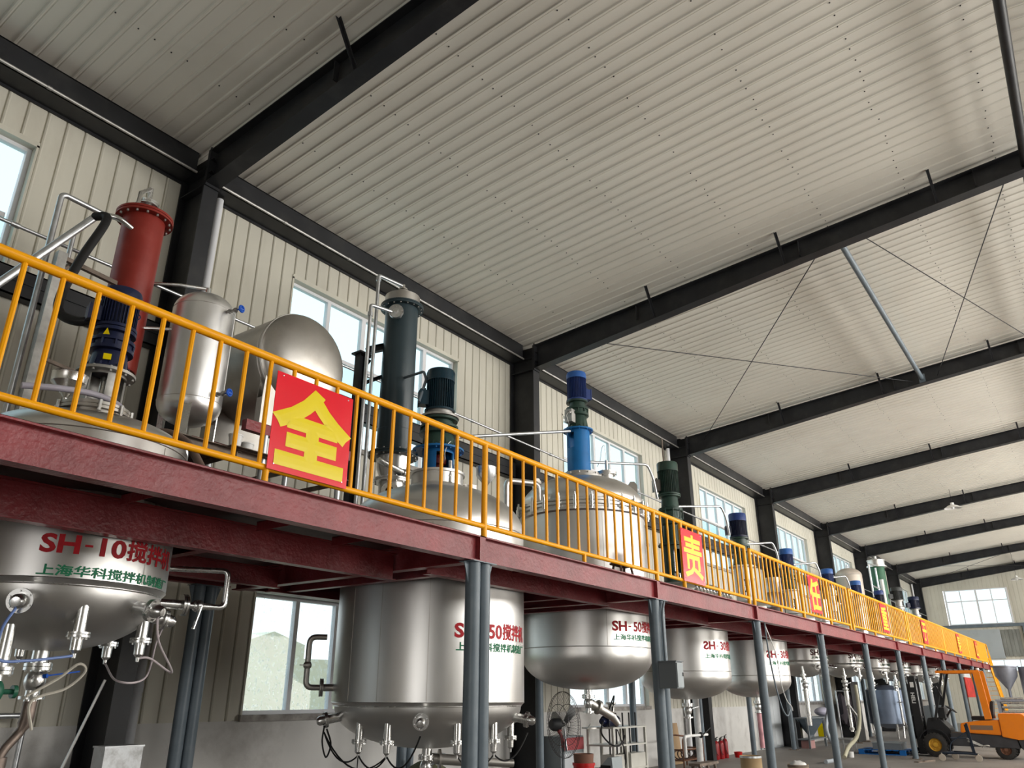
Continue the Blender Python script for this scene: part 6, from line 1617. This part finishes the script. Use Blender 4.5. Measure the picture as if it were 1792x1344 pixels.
b = MB(); vv = [b.bm.verts.new((xl+0.30-0.074-max(0, p.z)*0.3, 5.30-p.y*0.9, 1.86-p.x*1.0)) for p in vs_]
for f in fs:
    try: b.bm.faces.new([vv[q] for q in f])
    except ValueError: pass
b.build('lettering', WHITE, T, smooth=False)
b = MB(); b.box(xl+0.30-0.074, xl+0.30-0.071, 5.17, 5.28, 2.02, 2.18); b.build('sticker', WHITE, T, smooth=False)
b = MB(); b.box(xl-0.006, xl+0.002, 3.15, 3.75, 0.80, 0.93); b.build('side_decal', mat('worn_decal', (0.20, 0.13, 0.09), 0.6), T, smooth=False)
b = MB(); b.box(xl-0.03, xl+0.0, 2.17, 2.23, 0.78, 0.92); b.build('tail_light', REDPL, T, smooth=False)
b = MB(); b.cyl((xl+0.1, 3.25, 2.51), (xl+0.1, 3.25, 2.57), 0.05, n=14); b.build('lamp', WHITE, T)

# blue drum lifter standing before the forklift
T = thing('drum_lifter', 'dark blue wheeled drum lifter standing before the forklift', 'lifter', (27.9, 3.9, 0))
DBL = mat('dark_blue_lifter', (0.010, 0.018, 0.032), 0.45, 0, 0.15, 5)
b = MB(); b.tube([(27.65, 4.42, 0.22), (27.75, 3.75, 0.22), (27.82, 3.50, 0.20)], 0.03, 8); b.tube([(28.35, 4.2, 0.22), (28.1, 3.7, 0.22), (27.82, 3.50, 0.20)], 0.03, 8); b.cyl((27.65, 4.42, 0.22), (28.35, 4.2, 0.22), 0.025, n=8); b.build('base_frame', DBL, T)
b = MB(); b.beam((27.80, 3.58, 0.2), (27.86, 3.66, 1.02), 0.06, 0.06); b.beam((27.93, 3.62, 0.2), (27.97, 3.72, 0.98), 0.045, 0.045); b.build('mast', DBL, T, smooth=False)
b = MB(); b.tube(bend([(27.70, 4.2, 0.22), (27.72, 4.15, 0.50), (27.85, 3.70, 0.78)], 0.15), 0.018, 8); b.cyl((27.72, 4.12, 0.62), (27.86, 3.74, 0.62), 0.02, n=8); b.build('brace', DBL, T)
b = MB(); b.beam((27.86, 3.70, 0.55), (27.95, 3.35, 0.42), 0.05, 0.05); b.torus((27.97, 3.28, 0.41), (0.3, 0.2, 1), 0.09, 0.016, 20, 6); b.beam((27.9, 3.72, 0.62), (28.05, 3.25, 0.36), 0.03, 0.03); b.build('clamp_arm', CAST, T)
for (x, y) in ((27.63, 4.42), (28.37, 4.18), (27.80, 3.50)):
    b = MB(); b.lathe([(0, -0.022), (0.085, -0.025), (0.095, -0.015), (0.095, 0.015), (0.085, 0.025), (0, 0.022)], (x, y, 0.095), 24, (1, 0.2, 0)); b.lathe([(0, -0.03), (0.035, -0.03), (0.035, 0.03), (0, 0.03)], (x, y, 0.095), 12, (1, 0.2, 0)); b.cyl((x, y, 0.1), (x, y, 0.22), 0.02, n=8); b.build('wheel', mat('pale_castor', (0.35, 0.31, 0.26), 0.6), T)
b = MB(); b.beam((26.6, 4.95, 0.012), (27.25, 4.62, 0.012), 0.16, 0.02); b.beam((26.8, 4.78, 0.03), (27.4, 4.60, 0.03), 0.05, 0.03)
tag(b.build('scrap_iron', IRON, org=(27, 4.8, 0), smooth=False), 'flat rusty iron scrap on the floor at the foot of the fifth post', 'scrap')

# far right: packing machine, notice board, boxes
PM = mat('machine_grey', (0.34, 0.36, 0.42), 0.4, 0.5, 0.1, 3)
p = onx(1757, 1165, 41)
T = thing('packing_machine', 'grey packing machine with a funnel hopper at the far right edge', 'machine', (p.x, p.y, 0))
b = MB(); b.lathe([(0.06, p.z-1.35), (0.06, p.z-0.95), (0.42, p.z-0.42), (0.45, p.z-0.06), (0.52, p.z-0.05), (0.52, p.z), (0.43, p.z), (0.41, p.z-0.4), (0.03, p.z-0.93)], (p.x, p.y, 0), 28); b.build('hopper', PM, T)
b = MB(); b.cyl((p.x+0.4, p.y-1.3, p.z-1.3), (p.x+0.4, p.y-1.3, p.z-0.05), 0.85, n=32); b.build('drum_housing', mat('machine_blue_grey', (0.32, 0.34, 0.44), 0.45), T)
for dx in (-0.5, 0.5):
    for dy in (-0.6, 0.45):
        b = MB(); b.box(p.x+dx-0.06, p.x+dx+0.06, p.y+dy-0.06, p.y+dy+0.06, 0, p.z-1.35); b.build('leg', PM, T, smooth=False)
b = MB(); b.box(p.x-0.6, p.x+0.6, p.y-2.4, p.y+0.55, p.z-1.42, p.z-1.34); b.box(p.x-0.55, p.x+0.55, p.y-0.65, p.y+0.5, 0.9, 0.96); b.build('platform', PM, T, smooth=False)
for k in range(4):
    b = MB(); b.cyl((p.x-0.55, p.y-0.45+0.0*k, 1.15+0.17*k), (p.x-0.55, p.y+0.35, 1.15+0.17*k), 0.05, n=12); b.build('roller', SSB, T)
b = MB(); b.box(p.x-0.5, p.x+0.5, p.y-0.55, p.y+0.42, 0.05, 0.88); b.box(p.x-0.4, p.x+0.6, p.y-2.3, p.y-0.9, 0, 1.3); b.build('cabinet', DGB, T, smooth=False)
T = thing('notice_board', 'bright red notice board standing under the far end of the platform', 'board', (51.0, 7.0, 0))
a0, a1 = at(1688, 1185, 7.0), at(1712, 1220, 7.0)
b = MB(); b.box(min(a0.x, a1.x), max(a0.x, a1.x), 7.0, 7.04, a1.z, a0.z); b.build('panel', mat('mottled_red_board', (0.62, 0.03, 0.025), 0.5, 0, 0.4, 2.5), T, smooth=False)
b = MB(); b.box(min(a0.x, a1.x), max(a0.x, a1.x), 6.99, 7.05, a0.z, a0.z+0.25); b.build('header', WHITE, T, smooth=False)
b = MB()
for x in (a0.x+0.2, a1.x-0.2): b.box(x-0.04, x+0.04, 7.04, 7.10, 0, a0.z)
b.build('leg', IRON, T, smooth=False)
for k in range(4):
    x = 50+k*1.6; b = MB(); b.box(x, x+1.35, 8.0, 8.8, 0, 1.25-0.15*(k % 2))
    tag(b.build('storage_case', GB if k % 2 else DGB, org=(x+0.6, 8.4, 0), smooth=False), 'grey storage case in the row under the far end of the platform', 'case', 'grey cases under the far platform end')
